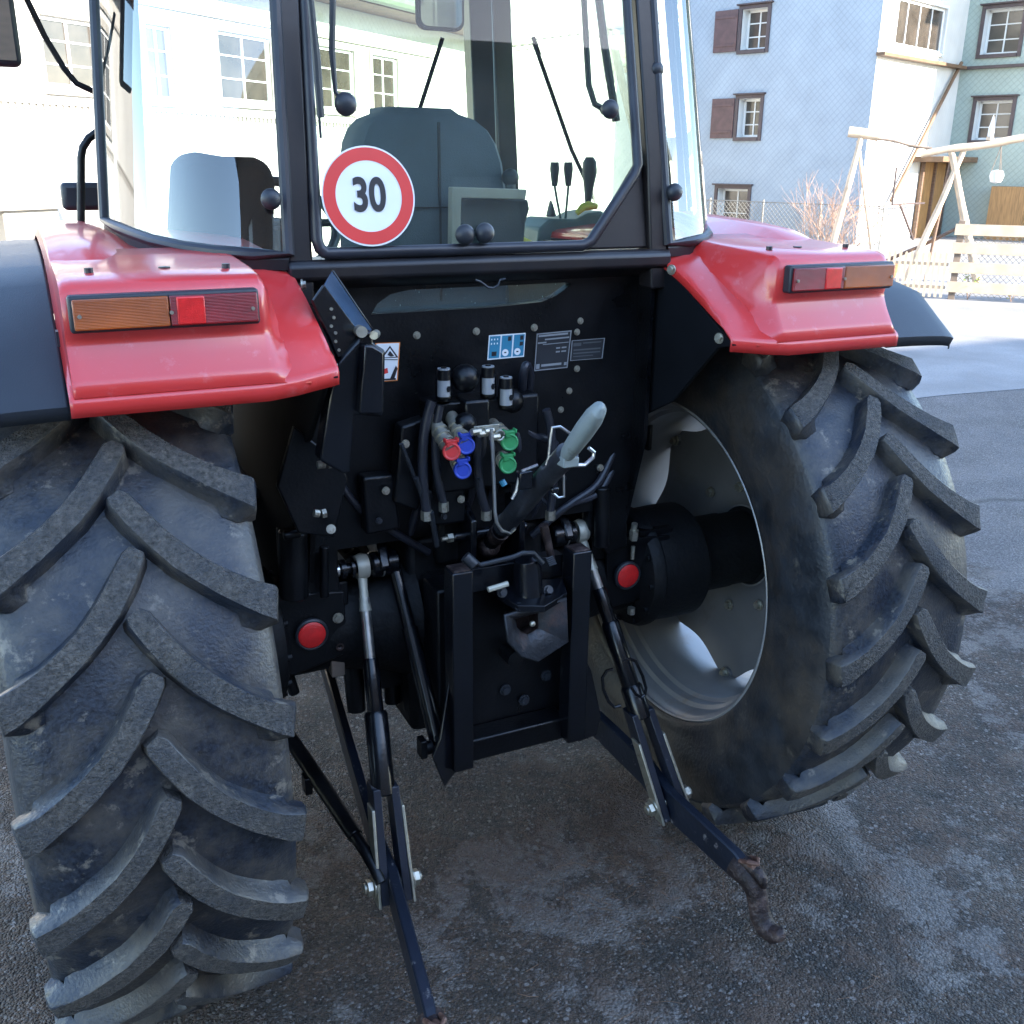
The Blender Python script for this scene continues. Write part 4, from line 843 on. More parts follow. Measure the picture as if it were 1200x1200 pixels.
# ---- fenders
SP=[(1.25,1.52),(1.12,1.65),(.95,1.745),(.72,1.815),(.45,1.852),(.2,1.858),(0,1.85),(-.14,1.838),(-.24,1.812),(-.32,1.772),(-.40,1.716),(-.47,1.664),(-.525,1.624),(-.550,1.609),(-.557,1.604),(-.561,1.597),(-.559,1.572)]
def fender(s):
    m=MB(); xs=[.474,.480,.495,.56,.62,.70,.78,.86,.93,.958,.966]
    rows=[]
    for i,(y,z) in enumerate(SP):
        row=[]
        for j,x in enumerate(xs):
            zz=z; yy=y
            t=max(0,min(1,(.86-x)/.38)); top=max(0,min(1,(z-1.66)/.14))
            if y>-.45: zz-= .045*t*top
            if y>-.30 and x<.84: zz=min(zz,sillz(max(y,-.22))-.016)
            if i<12:
                if j==0: zz-=.022
                if j==1: zz-=.006
                if j==len(xs)-1: zz-=.03
                if j==len(xs)-2: zz-=.006
            # cut back inner rear corner
            if i>=12 and x<.60: yy+= (.60-x)*.30; zz+=(.60-x)*.10
            row.append(Vector((s*x,yy,zz)))
        rows.append(row)
    m.grid(rows)
    # lamp bump
    bump=[(-.10,1.822),(-.18,1.815),(-.30,1.810),(-.40,1.806),(-.475,1.800),(-.496,1.793),(-.508,1.779),(-.510,1.712),(-.506,1.700),(-.509,1.688),(-.522,1.662),(-.540,1.634),(-.5585,1.6065)]
    base=[(-.10,1.79),(-.17,1.775),(-.22,1.76),(-.30,1.74),(-.36,1.70),(-.37,1.69),(-.39,1.68),(-.43,1.66),(-.45,1.66),(-.46,1.655),(-.48,1.646),(-.515,1.620),(-.545,1.598)]
    cols=[(.535,0),(.558,.12),(.577,.38),(.592,.72),(.603,.93),(.614,1),(.78,1),(.935,1),(.95,.985),(.957,.95),(.959,.7)]
    rows=[]
    for (by,bz),(ay,az_) in zip(bump,base):
        rows.append([Vector((s*x,ay+(by-ay)*t,az_+(bz-az_)*t)) for x,t in cols])
    m.grid(rows)
    # outer end closes the bump
    m.add([r[-1] for r in rows],[tuple(range(len(rows)))])
    f=m.build('fender',K['red'],TR,solid=.005,ang=40,bevel=0)
    b=MB(); 
    for p in ((.655,-.41,1.8055),(.90,-.41,1.8055)): b.tube([(s*p[0],p[1],p[2]-.004),(s*p[0],p[1],p[2]+.008)],.008,10)
    b.tube([(s*.765,-.385,1.806),(s*.765,-.385,1.809)],.011,14)
    b.build('grommet',K['seal'],f)
    b=MB()
    for y,z in ((-.262,1.745),(-.478,1.605)): b.bolt((s*.474,y,z+.005),(-s,-.3,0),.009,.010)
    b.build('fender_bolt',K['zinc'],f)
    # tail lamp
    m=MB(); X0,X1,Z0,Z1=.622,.948,1.714,1.779; m.box((s*X0,-.536,Z0),(s*X1,-.508,Z1)); L=m.build('tail_light',K['plastic'],TR,bevel=.006,segs=3)
    W=X1-X0
    def lens(a,b_,mt_,nm,yo=-.545,zi=.006):
        q=MB(); x0=X1-W*a; x1=X1-W*b_; n=26; rows=[]
        q.box((s*x1,yo,Z0+zi),(s*x0,-.536,Z1-zi))
        return q.build(nm,mt_,L,bevel=.0025,segs=2)
    lens(.02,.505,K['amber'],'amber_lens'); lens(.51,.985,K['redlens'],'red_lens'); lens(.545,.695,K['reflector'],'reflector',-.548,.008)
    for t in (.05,.515,.955):
        q=MB(); q.tube([(s*(X1-W*t),-.5445,(Z0+Z1)/2-.002),(s*(X1-W*t),-.5485,(Z0+Z1)/2-.002)],.0035,10); q.build('screw',K['zinc'],L)
    # black extension outside the tyre
    xs=[.966,.972,1.0,1.06,1.12,1.165,1.19,1.20,1.20]; rows=[]
    for i,(y,z) in enumerate(SP[1:-2]):
        if y<-.53: continue
        row=[]
        for j,x in enumerate(xs):
            zz=z-.018-(.03 if z>1.75 else .012)-[0,0,0,.004,.012,.022,.034,.045,.065][j]*(1 if z>1.72 else .3); row.append(Vector((s*x,y*.97+.0,zz)))
        rows.append(row)
    last=rows[-1]; rows.append([p+Vector((0,-.012,-.010)) for p in last]); rows.append([p+Vector((0,-.010,-.032)) for p in last])
    m=MB(); m.grid(rows); m.build('fender_extension',K['plastic'],TR,solid=.006,ang=45)
fender(-1); fender(1)
m=MB(); m.box((-.9705,-.48,1.685),(-.966,-.455,1.712)); m.build('fender_clip',K['seal'],TR)
# ---- stickers on the bulkhead
def panel(px,y,th=.0015):
    a=[at(*q,'y',y) for q in px]; return a
def quad(mb,px,y,mi=0): mb.add([at(*q,'y',y) for q in px],[(0,1,2,3)],mi)
def sub(px,u0,v0,u1,v1):
    a,b_,c,d=[Vector(q) for q in px]   # tl,tr,br,bl
    f=lambda u,v:(a*(1-u)+b_*u)*(1-v)+(d*(1-u)+c*u)*v
    return [tuple(f(u0,v0)),tuple(f(u1,v0)),tuple(f(u1,v1)),tuple(f(u0,v1))]
y1=yb-.002; y2=yb-.0028; y3=yb-.0034
Q=[(573,393),(616,390),(614,418),(571,422)]; m=MB(); quad(m,Q,y1,0)
for i in range(3):
    u0=.03+i*.33; quad(m,sub(Q,u0,.05,u0+.29,.95),y2,1)
    if i==0:
        for a in range(3):
            for b_ in range(2): quad(m,sub(Q,.07+a*.08,.15+b_*.17,.10+a*.08,.22+b_*.17),y3,0)
        quad(m,sub(Q,.11,.68,.24,.86),y3,2)
    else:
        quad(m,sub(Q,u0+.17,.10,u0+.26,.28),y3,2)
        if i==2: quad(m,sub(Q,u0+.17,.36,u0+.26,.52),y3,2)
        c_=sub(Q,u0+.12,.76,u0+.12,.76)[0]; p=at(*c_,'y',y3); n=16
        m.add([p+Vector((math.cos(2*math.pi*k/n)*.009,0,math.sin(2*math.pi*k/n)*.009)) for k in range(n)],[tuple(range(n))],0); quad(m,sub(Q,u0+.09,.73,u0+.15,.78),y3-.0005,2)
m.build('valve_label',[K['white'],K['cyan'],K['ink']],bk,smooth=False)
for Q,rowsn in (([(629,391),(670,387),(665,431),(626,435)],((.06,.05,.9,.10),(.25,.16,.95,.20),(.05,.24,.3,.28),(.2,.30,.95,.32),(.6,.42,.72,.46),(.76,.42,.9,.46),(.6,.52,.72,.56),(.76,.52,.9,.56),(.2,.84,.8,.90),(.05,.82,.15,.95),(.88,.84,.96,.92))),([(670,399),(709,396),(706,420),(668,423)],((.06,.14,.3,.30),(.35,.14,.9,.2),(.08,.45,.9,.52),(.08,.62,.9,.68),(.08,.78,.7,.82)))):
    m=MB(); big=Q[0][0]<650
    quad(m,Q,y1,1); quad(m,sub(Q,.03,.03,.97,.97),y2,0)
    for r in rowsn: quad(m,sub(Q,*r),y3,1 if big else 3)
    m.build('rating_plate',[K['idplate'],K['platelight'],K['plastic'],K['platedim']],bk,smooth=False)
Q=[(440,402),(469,401),(466,446),(438,448)]; m=MB(); quad(m,Q,y1,0); quad(m,sub(Q,.04,.02,.96,.98),y2,1)
def tri(mb,pts,y,mi): mb.add([at(*q,'y',y) for q in pts],[(0,1,2)],mi)
tri(m,[(457,405),(467,419),(446,420)],y3,2); tri(m,[(457,408),(464,418),(449,419)],y3-.0005,1); m.add([at(*q,'y',y3-.001) for q in((454,416),(457,411),(462,417),(458,418))],[(0,1,2,3)],2)
quad(m,[(448,421),(466,421),(466,422),(448,422)],y3,2); quad(m,[(457,444),(464,428),(466,432),(462,444)],y3,2); quad(m,[(448,433),(454,431),(455,437),(448,439)],y3,3); quad(m,[(447,444),(464,443),(464,445),(447,446)],y3,2)
m.build('warning_label',[K['orange'],K['white'],K['ink'],K['stickred']],bk,smooth=False)
# ---- folded plate bracket left of the bulkhead
m=MB(); yq=-.40
top=at(386,318,'y',-.30); tl=at(367,352,'y',-.36)
A=[at(367,350,'y',-.40),at(383,320,'y',-.30),at(390,317,'y',-.30),at(434,384,'y',-.34),at(431,394,'y',-.37),at(404,418,'y',-.42),at(398,417,'y',-.42)]
pb=MB(); 
U_=[at(380,333,'y',-.40),at(389,317,'y',-.28),at(436,386,'y',-.28),at(426,396,'y',-.40)]
ub=MB(); ub.prism(U_,(.0,.006,-.004)); ub.build('bracket_face',K['skysheen'],TR,bevel=.002)
V_=[at(367,352,'y',-.405),at(380,333,'y',-.402),at(426,396,'y',-.402),at(404,420,'y',-.41),at(396,418,'y',-.41)]
pb.prism(V_,(-.004,.006,-.002)); pb.tube([at(389,317,'y',-.28),at(436,386,'y',-.28)],.004,8)
pl=pb.build('plate_bracket',K['blackgl'],TR,bevel=.002)
h=MB(); 
for q in ((388,362),(391,372),(388,382),(393,390),(393,400),(397,410)): p=at(q[0],q[1],'y',-.407); h.tube([p,p+Vector((0,-.003,0))],.0035,8)
h.build('bracket_rivet',K['zinc'],pl)
pb=MB(); y0=-.42
poly=[at(q[0],q[1],'y',y0) for q in((429,388),(437,388),(438,402),(452,411),(451,470),(448,489),(422,487),(415,487),(411,555),(402,556),(375,540),(392,430))]
pb.prism(poly,(0,.05,0)); pb.prism([at(q[0],q[1],'y',y0-.03) for q in((427,404),(437,404),(451,413),(450,486),(421,486))],(0,.028,0))
pb.build('bracket_post',K['blackgl'],TR,bevel=.006,segs=3)
h=MB(); h.cyl(at(424,389,'y',y0-.02),at(424,389,'y',y0)+Vector((0,.02,0)),.012,14); h.cyl(at(438,393,'y',y0-.015),at(441,391,'y',y0+.01),.009,12); h.build('bracket_bolt',K['zinc'],TR)
for qs in (((372,545),(381,544)),((368,601),(374,602)),):
    m=MB(); m.tube([at(*qs[0],'y',-.36),at(*qs[1],'y',-.36)],.009,10); m.tube([at(qs[1][0]+3,qs[1][1],'y',-.36),at(qs[1][0]+8,qs[1][1]-1,'y',-.36)],.011,6); m.build('cross_bolt',K['zinc'],TR)
m=MB(); m.tube([at(388,620,'y',-.3),at(388,620,'y',-.31)],.011,12); m.tube([at(388,620,'y',-.306),at(388,620,'y',-.314)],.0075,12); m.build('nipple',K['zinc'],TR)
# dark brackets, hoses and small fittings filling the space below
m=MB()
for q0_,q1_,y,r in (((332,628),(352,624),-.2,.012),((380,640),(380,700),-.15,.012),((356,560),(372,590),-.25,.02)): m.cyl(at(*q0_,'y',y),at(*q1_,'y',y),r,12)
m.prism([at(q[0],q[1],'y',-.27) for q in((345,500),(395,540),(408,560),(392,630),(350,625),(325,570))],(0,.02,0)); m.prism([at(q[0],q[1],'y',-.12) for q in((325,620),(395,628),(400,715),(330,712))],(0,.02,0)); m.cyl(at(343,622,'y',-.16),at(345,700,'y',-.16),.035,20)
m.prism([at(q[0],q[1],'y',-.14) for q in((690,525),(735,520),(735,640),(712,650),(690,620))],(0,.04,0)); m.cyl(at(705,570,'y',-.16),at(705,640,'y',-.16),.022,16)
m.build('bracketry',K['black'],TR,bevel=.004)
rnd=random.Random(2); m=MB()
def hose(pts,r): 
    P=[Vector(p) for p in pts]; out=[]
    for i in range(len(P)-1):
        p0=P[max(i-1,0)];p1=P[i];p2=P[i+1];p3=P[min(i+2,len(P)-1)]
        for k in range(6):
            t=k/6; out.append(.5*((2*p1)+(-p0+p2)*t+(2*p0-5*p1+4*p2-p3)*t*t+(-p0+3*p1-3*p2+p3)*t**3))
    out.append(P[-1]); m.tube(out,r,10)
for k in range(6):
    x=-.20+k*.07; hose([(x,-.14,1.10),(x+rnd.uniform(-.04,.04),-.20,1.25+rnd.uniform(-.05,.05)),(x*.6+rnd.uniform(-.03,.03),-.22,1.36),(x*.5,-.15,1.45)],.011)
for k in range(3):
    s=(-1,1,1)[k]; hose([(s*.40,-.14,1.3-k*.05),(s*.34,-.16,1.2-k*.03),(s*.25,-.16,1.12),(s*.15,-.14,1.04)],.010)
hose([at(612,470,'y',-.16),at(613,440,'y',-.2),at(617,428,'y',-.2),at(621,440,'y',-.18),at(620,468,'y',-.16)],.011)
m.build('hydraulic_hose',K['seal'],TR)
# ---- hydraulic remote valves with coloured dust caps
yv=-.28
m=MB(); m.box(at(500,470,'y',-.2)+Vector((0,-.03,0)),at(625,560,'y',-.2)+Vector((0,.06,0))); m.box(at(545,470,'y',-.26),at(575,505,'y',-.26)+Vector((0,.08,0)))
m.ball(at(545,443,'y',-.24),.034,20); m.ball(at(545,497,'y',-.27),.028,20); m.ball(at(600,470,'y',-.22),.03,16)
for q in ((520,440),(572,437),(593,450)): m.cyl(at(q[0],q[1]+30,'y',-.23),at(q[0],q[1],'y',-.23),.02,16)
vb=m.build('valve_block',K['black'],TR,bevel=.008)
for q,nm in (((520,446),0),((572,443),0),((593,456),0)):
    m=MB(); a=at(q[0],q[1]+18,'y',-.25); b_=at(q[0],q[1]-13,'y',-.25); m.tube([a,a.lerp(b_,.62)],.0155,16,1); m.tube([a.lerp(b_,.62),b_],.0165,16,0); m.tube([b_,b_+(b_-a).normalized()*.003],.015,16,1); m.tube([b_,b_+(b_-a).normalized()*.006],.007,12,0)
    m.add([a.lerp(b_,.3)+Vector((.006+.0*k,-.0165,0))+Vector((math.cos(k)*.006,0,math.sin(k)*.008)) for k in range(6)],[tuple(range(6))],0)
    m.build('valve_cylinder',[K['black'],K['platelight']],vb)
for q,(dx,dy),mt_ in (((529,529),(-22,-38),'capred'),((546,522),(-18,-35),'capblue'),((542,551),(-8,-16),'capblue'),((597,518),(-22,-22),'capgreen'),((595,545),(-8,-10),'capgreen')):
    pc=at(*q,'y',-.33); back=at(q[0]+dx,q[1]+dy,'y',-.22); ax=(pc-back).normalized()
    m=MB(); n_=7; m.tube([back,pc],.017,18,0)
    for i in range(3): a=back.lerp(pc,.35+.18*i); m.tube([a,a+ax*.008],.0205,18,0)
    cp=m.build('coupling',K['zinc'],vb)
    m=MB(); fx=Vector((-.25,-.9,.1)).normalized(); m.lathe([(-.012,.0),(-.012,.021),(.004,.0215),(.008,.0205),(.009,.017),(.006,.0155),(.006,0)],pc,fx,26); 
    m.box(pc+Vector((-.013,-.006,.012)),pc+Vector((.013,.008,.028))); m.box(pc+Vector((-.017,-.008,.022)),pc+Vector((-.012,.01,.032))); m.box(pc+Vector((.012,-.008,.022)),pc+Vector((.017,.01,.032)))
    m.build('dust_cap',K[mt_],cp,bevel=.0015)
m=MB(); 
for q in ((558,506),(566,508),(573,505),(580,512)): p=at(*q,'y',-.345); m.cyl(p+Vector((-.012,0,0)),p+Vector((.012,.003,0)),.009,8)
m.box(at(556,500,'y',-.34),at(584,504,'y',-.335)); m.build('linkage_fitting',K['zinc'],vb,bevel=.001)
m=MB(); c_=at(585,510,'y',-.345); m.tube([c_+Vector((.012*math.cos(a),-.002,.012*math.sin(a))) for a in [k*.6 for k in range(11)]],.0025,6); m.build('split_ring',K['zinc'],vb)
m=MB(); p=at(588,563,'y',-.3); m.tube([p,p+Vector((.006,-.004,-.012))],.008,8); m.build('blue_tag',K['cyan'],vb)
# silver hook rod
m=MB(); m.tube([at(576,503,'y',-.42),at(578,540,'y',-.42),at(580,600,'y',-.42),at(582,612,'y',-.42),at(588,622,'y',-.41),at(597,625,'y',-.40),at(603,620,'y',-.38)],.0042,10); m.build('hook_rod',K['steel'],TR)
# ---- top link
tp=[(0,-.23,1.085),(0,-.28,1.135),(0,-.463,1.296),(0,-.60,1.41)]
m=MB(); m.tube([tp[1],tp[2],tp[3]],.026,24); m.tube([Vector(tp[1])+Vector((0,-.004,.004)),Vector(tp[1])+Vector((0,-.022,.02))],.0275,24); tl=m.build('top_link',K['toplink'],TR)
m=MB(); m.tube([(0,-.20,1.065),(0,-.275,1.13)],.022,20,0); m.tube([(0,-.235,1.094),(0,-.262,1.118)],.0245,20,1); m.ball((0,-.19,1.055),.032,16,1); m.build('top_link_thread',[K['black'],K['rust']],tl)
m=MB(); dirv=(Vector((0,-.75,1.548))-Vector((0,-.6,1.40))).normalized(); b0=Vector((-.004,-.59,1.395)); 
m.tube([b0,b0+dirv*.03,b0+dirv*.06,b0+dirv*.12,b0+dirv*.17,b0+dirv*.20,b0+dirv*.215],[.012,.023,.027,.030,.029,.022,.006],22,flat=.72)
m.box(b0+Vector((-.018,-.035,-.01)),b0+Vector((.02,.015,.012))); gp=m.build('top_link_handle',K['grip'],tl,bevel=.003)
m=MB(); L1=[(668,538),(676,532),(676,520),(668,508),(656,500),(647,501),(645,512),(643,535),(640,545)]; m.tube([at(*q,'y',-.55) for q in L1],.0035,8)
L2=[(668,545),(685,545),(695,536),(696,530),(690,525)]; m.tube([at(*q,'y',-.60) for q in L2],.0045,8)
L3=[(660,548),(661,575),(661,582),(654,583),(647,577)]; m.tube([at(*q,'y',-.52) for q in L3],.003,8)
L4=[(630,545),(612,552),(608,560),(605,575),(600,585)]; m.tube([at(*q,'y',-.5) for q in L4],.004,8); m.build('retaining_wire',K['steel'],tl)
m=MB(); p=at(616,561,'y',-.5); m.box(p+Vector((-.02,-.012,-.022)),p+Vector((.014,.012,.02))); p=at(650,574,'y',-.52); m.box(p+Vector((-.010,-.006,-.007)),p+Vector((.010,.006,.007))); m.build('clamp',K['blackgl'],tl,bevel=.004)
# top link bracket on the housing
m=MB(); yt=-.2
for x in (-.075,.06): m.prism([(x,-.10,1.16),(x,-.10,.98),(x,-.25,1.02),(x,-.25,1.15),(x,-.18,1.19)],(.018,0,0))
m.cyl((-.11,-.21,1.10),(.10,-.21,1.10),.013,14); m.box((-.115,-.13,1.14),(.1,-.1,1.20)); m.build('top_link_bracket',K['blackgl'],TR,bevel=.005)
m=MB(); m.cyl((-.125,-.21,1.10),(-.11,-.21,1.10),.012,6); m.cyl((-.14,-.21,1.10),(-.12,-.21,1.10),.006,8); m.build('bracket_nut',K['zinc'],TR)
# ---- rockshaft, lift arms, lift rods, lower links
m=MB(); m.cyl((-.27,.05,1.10),(.27,.05,1.10),.06,28)
m.build('rockshaft',K['blackgl'],TR)
for s in (-1,1):
    m=MB()
    m.prism([(s*.235,.10,1.15),(s*.235,.0,1.16),(s*.255,-.13,1.055),(s*.255,-.15,1.02),(s*.255,-.12,.985),(s*.245,-.06,1.0),(s*.235,.08,1.03)],(s*.028,0,0))
    m.cyl((s*.225,-.107,1.018),(s*.30,-.107,1.018),.034,24); la=m.build('lift_arm',K['blackgl'],TR,bevel=.006)
    m=MB(); m.cyl((s*.29,-.107,1.02),(s*.385,-.107,1.018),.015,16); m.cyl((s*.365,-.107,1.018),(s*.378,-.107,1.018),.026,18); m.cyl((s*.345,-.107,1.018),(s*.352,-.107,1.018),.03,20); m.build('pin',K['blackgl'],la)
    m=MB(); m.cyl((s*.268,-.107,1.018),(s*.272,-.107,1.018),.035,24); m.cyl((s*.382,-.107,1.018),(s*.388,-.107,1.018),.017,16); m.build('washer',K['steel'],la)
    # lift rod
    top=Vector((s*.322,-.107,1.018)); bot=at(460,1034,'y',-.43) if s<0 else at(783,938,'y',-.43)
    ax=(bot-top).normalized(); Ln=(bot-top).length; L_=lambda t: top+ax*t
    front=Vector((0,-1,0)); sd_=ax.cross(front).normalized()
    if s<0: sec=[(.10,.235,.0135,'steel'),(.235,.40,.021,'blackgl'),(.37,.58,.030,'blackgl')]
    else: sec=[(.09,.17,.014,'steel'),(.17,.30,.020,'blackgl'),(.27,.50,.026,'blackgl'),(.46,.56,.032,'blackgl')]
    m=MB()
    for a,b_,r,mm in sec:
        if mm!='steel': m.tube([L_(a),L_(a+.008),L_(b_-.004),L_(b_)],[r*.85,r,r,r*.9],22)
    lr=m.build('lift_rod',K['blackgl'],TR)
    m=MB(); m.tube([L_(sec[0][0]-.02),L_(sec[0][1]+.01)],sec[0][2],22); m.build('rod_screw',K['steel'],lr)
    m=MB(); m.tube([L_(.03),L_(.06),L_(.09),L_(.115)],[.015,.013,.016,.019],16,flat=.8); m.lathe([(-.014,.018),(-.016,.03),(0,.035),(.016,.03),(.014,.018),(-.014,.018)],top,(1,0,0),24); m.build('rod_eye',K['castbeige'],lr)
    # fork
    m=MB(); fw2=.017 if s<0 else .019
    e0=.55 if s<0 else .53
    for q in (-1,1):
        a=L_(e0)+sd_*q*fw2; b_=L_(Ln+.035)+sd_*q*(fw2+.006)
        up=front*.028
        m.prism([a+up-sd_*q*.004,a-up-sd_*q*.004,b_-up-sd_*q*.004,b_+up-sd_*q*.004],sd_*q*.021)
    m.prism([L_(e0)+sd_*(fw2+.008)+front*.026,L_(e0)-sd_*(fw2+.008)+front*.026,L_(e0)-sd_*(fw2+.008)-front*.026,L_(e0)+sd_*(fw2+.008)-front*.026],ax*.018)
    m.build('rod_fork',K['wornpaint'],lr,bevel=.002)
    m=MB()
    for q in (-1,1):
        a=L_(Ln-.20)+sd_*q*(fw2+.018); b_=L_(Ln+.04)+sd_*q*(fw2+.024); up=front*.030
        m.prism([a+up,a-up*.4,b_-up*.4,b_+up],sd_*q*.008)
    m.build('fork_plate',K['zinc'],lr,bevel=.002)
    m=MB(); m.cyl(bot-sd_*.066,bot+sd_*.066,.011,16)
    for q in (-1,1): m.cyl(bot+sd_*q*.054,bot+sd_*q*.068,.021,6); m.cyl(bot+sd_*q*.048,bot+sd_*q*.053,.027,18); m.cyl(bot+sd_*q*.068,bot+sd_*q*.075,.013,12)
    m.build('fork_pin',K['zinc'],lr,bevel=.001)
    if s>0:
        m=MB()
        for cx_,hh in (((757,798),0),((714,810),1)):
            pass
        def loop(ps,y): m.tube([at(*q,'y',y) for q in ps],.0045,8)
        loop([(730,776),(738,772),(745,775),(753,792),(757,806),(756,814),(751,817),(745,813),(740,806)],-.36); loop([(718,784),(711,786),(706,794),(707,808),(713,822),(720,829),(727,827)],-.34)
        m.build('rod_handle',K['blackgl'],lr)
    else:
        m=MB(); a=L_(.42)+front*.024; b_=L_(.53)+front*.024; m.tube([a,a.lerp(b_,.1),a.lerp(b_,.9),b_],[.003,.006,.006,.003],10); m.build('rod_key',K['blackgl'],lr)
    # lower link (flat bar)
    P0=Vector((s*.30,.42,.50)); P1=bot; P2=Vector((-.43,-.85,.235)) if s<0 else at(872,1020,'z',.245)
    m=MB(); rows=[]
    for p,hh,ww in ((P0,.034,.014),(P1+Vector((0,.12,.03)),.044,.014),(P1,.044,.0145),(P1.lerp(P2,.4),.042,.014),(P1.lerp(P2,.9),.040,.014),(P2,.032,.014)):
        h2=Vector((0,.0,hh)); w2=Vector((ww,0,0)); b3=.004
        rows.append([p-w2-h2,p+w2-h2,p+w2+h2-Vector((0,0,b3)),p+w2+h2-Vector((b3,0,0)),p-w2+h2+Vector((b3,0,0)),p-w2+h2-Vector((0,0,b3)),p-w2-h2])
    m.grid(rows); m.add(rows[0][:6],[tuple(range(6))]); m.add(rows[-1][:6],[tuple(range(6))])
    ll=m.build('lower_link',K['wornpaint'],TR,ang=30)
    # claw hook
    dv=(P2-P1).normalized(); 
    c0=P2-dv*.03; hz=Vector((0,0,1)); m=MB()
    hp=[(0,0,.036),(.035,.002,.037),(.06,-.006,.033),(.078,-.03,.028),(.088,-.06,.027),(.10,-.09,.028),(.122,-.108,.028),(.15,-.104,.026),(.168,-.088,.021),(.176,-.074,.012)]
    m.tube([c0+dv*a_+hz*b_ for a_,b_,r in hp],[r for a_,b_,r in hp],16,flat=.8)
    m.tube([c0+dv*.03+hz*.03,c0+dv*.075+hz*.03,c0+dv*.095+hz*.018,c0+dv*.10+hz*.002],[.016,.018,.016,.008],12)
    hk=m.build('claw_hook',K['rust'],ll,ang=70)
    m=MB(); tpv=c0+dv*.03+Vector((0,0,.036)); 
    m.tube([tpv+Vector((-.018,0,0)),tpv+Vector((-.016,-.03,.016)),tpv+Vector((0,-.05,.020)),tpv+Vector((.016,-.03,.016)),tpv+Vector((.018,0,0))],.006,8); m.tube([tpv+Vector((0,0,-.01)),tpv+Vector((0,-.04,.008))],.012,10); m.build('hook_latch',K['rustlight'],hk)
# stabiliser bar beside the left lower link
m=MB(); a=Vector((-.53,.25,.50)); b_=at(438,1012,'y',-.42); m.tube([a,a.lerp(b_,.5),a.lerp(b_,.86)],[.02,.022,.02],16); m.tube([a.lerp(b_,.84),a.lerp(b_,.93),b_+Vector((0,0,-.01)),b_+Vector((.008,-.03,-.04))],[.017,.016,.015,.014],12); m.box(a.lerp(b_,.5)-Vector((.03,.02,.05)),a.lerp(b_,.5)+Vector((-.01,.02,.0))); m.build('stabiliser_bar',K['black'],TR,bevel=.002)
# assist cylinder between lift arm and frame (left)
m=MB(); a=Vector((-.235,-.12,.995)); b_=Vector((-.205,-.33,.59)); m.tube([a,a.lerp(b_,.35)],.017,20); m.tube([a.lerp(b_,.33),b_],.021,20); m.lathe([(-.012,0),(-.012,.03),(.012,.03),(.012,0)],b_,(1,0,0),18); ac=m.build('assist_cylinder',K['blackgl'],TR)
m=MB(); m.cyl((-.25,-.34,.592),(-.225,-.34,.592),.018,16); m.box((-.262,-.36,.575),(-.245,-.325,.625)); m.build('pivot_lug',K['black'],ac,bevel=.002)
# ---- hitch frame: two posts, bottom beam, pointed plates
for s in (-1,1):
    m=MB(); x=s*.163; top_=1.085; m.box((x-.027,-.402,.54),(x+.027,-.345,top_)); po=m.build('hitch_post',K['blackgl'],TR,bevel=.004)
    m=MB(); m.box((x-.022,-.398,top_-.002),(x+.022,-.35,top_+.004)); m.build('post_cap',K['rust'],po,bevel=.002)
    m=MB()
    if s<0: m.prism([(-.187,-.37,.79),(-.225,-.395,.645),(-.247,-.40,.60),(-.212,-.39,.50),(-.15,-.37,.545),(-.15,-.36,.6)],(0,.012,0))
    else: m.prism([(.188,-.35,.80),(.235,-.345,.71),(.275,-.34,.56),(.262,-.34,.50),(.2,-.35,.50),(.15,-.36,.55),(.15,-.36,.6)],(0,.012,0))
    m.build('side_plate',K['blackgl'],po,bevel=.003)
m=MB(); m.prism([(-.14,-.37,.60),(-.14,-.30,.60),(-.14,-.28,.53),(-.14,-.36,.53)],(.29,0,0)); m.box((-.19,-.30,.55),(.19,-.2,1.0)); m.build('hitch_frame',K['black'],TR,bevel=.006)
m=MB()
for q in ((549,836),(548,750)): p=at(*q,'y',-.355); m.bolt(p,(0,-1,0),.008,.01)
m.build('frame_bolt',K['zinc'],TR)
m=MB()
for q in ((592,808),(614,820),(655,842)): p=at(*q,'y',-.305); m.bolt(p,(0,-1,0),.011,.01)
m.build('frame_bolt',K['plastic'],TR)
# tow coupling
m=MB(); c_=(.03,-.39,1.0); m.tube([(.022,-.385,.965),(.020,-.385,.985),(.016,-.385,1.06),(.014,-.385,1.085),(.012,-.385,1.09)],[.044,.037,.035,.030,.018],26)
m.prism([(-.055,-.40,.985),(-.035,-.44,.975),(.03,-.455,.968),(.11,-.42,.975),(.135,-.35,.985),(-.055,-.33,.99)],(0,0,.016))
m.box((-.14,-.34,1.0),(.14,-.30,1.06))
th=m.build('tow_hitch',K['blackgl'],TR,bevel=.005,segs=3)
# funnel mouth below: plate with rusty throat
JM=[(590,720),(664,700),(666,752),(630,776),(610,770),(594,752)]
m=MB(); outer=[at(*q,'y',-.43) for q in JM]; cen=sum(outer,Vector())/6; inner=[cen+(p-cen)*.42+Vector((0,.05,.005)) for p in outer]
m.add(outer+inner,[(i,(i+1)%6,6+(i+1)%6,6+i) for i in range(6)],0); in2=[cen+(p-cen)*.40+Vector((0,.1,0)) for p in outer]; m.add(inner+in2,[(i,(i+1)%6,6+(i+1)%6,6+i) for i in range(6)],1); m.add(in2,[tuple(range(6))],1)
K['wornsteel']=mat('worn_hitch_steel',(.040,.042,.048),.4,.3,.4,18,.3,90,c2=(.13,.075,.06),c2lo=.52,c2hi=.72,c2scale=13)
m.build('hitch_mouth',[K['wornsteel'],K['rust']],th,solid=.008)
m=MB(); p=at(624,731,'y',-.44); m.ball(p,.008,10); m.build('grease_nipple',K['zinc'],th)
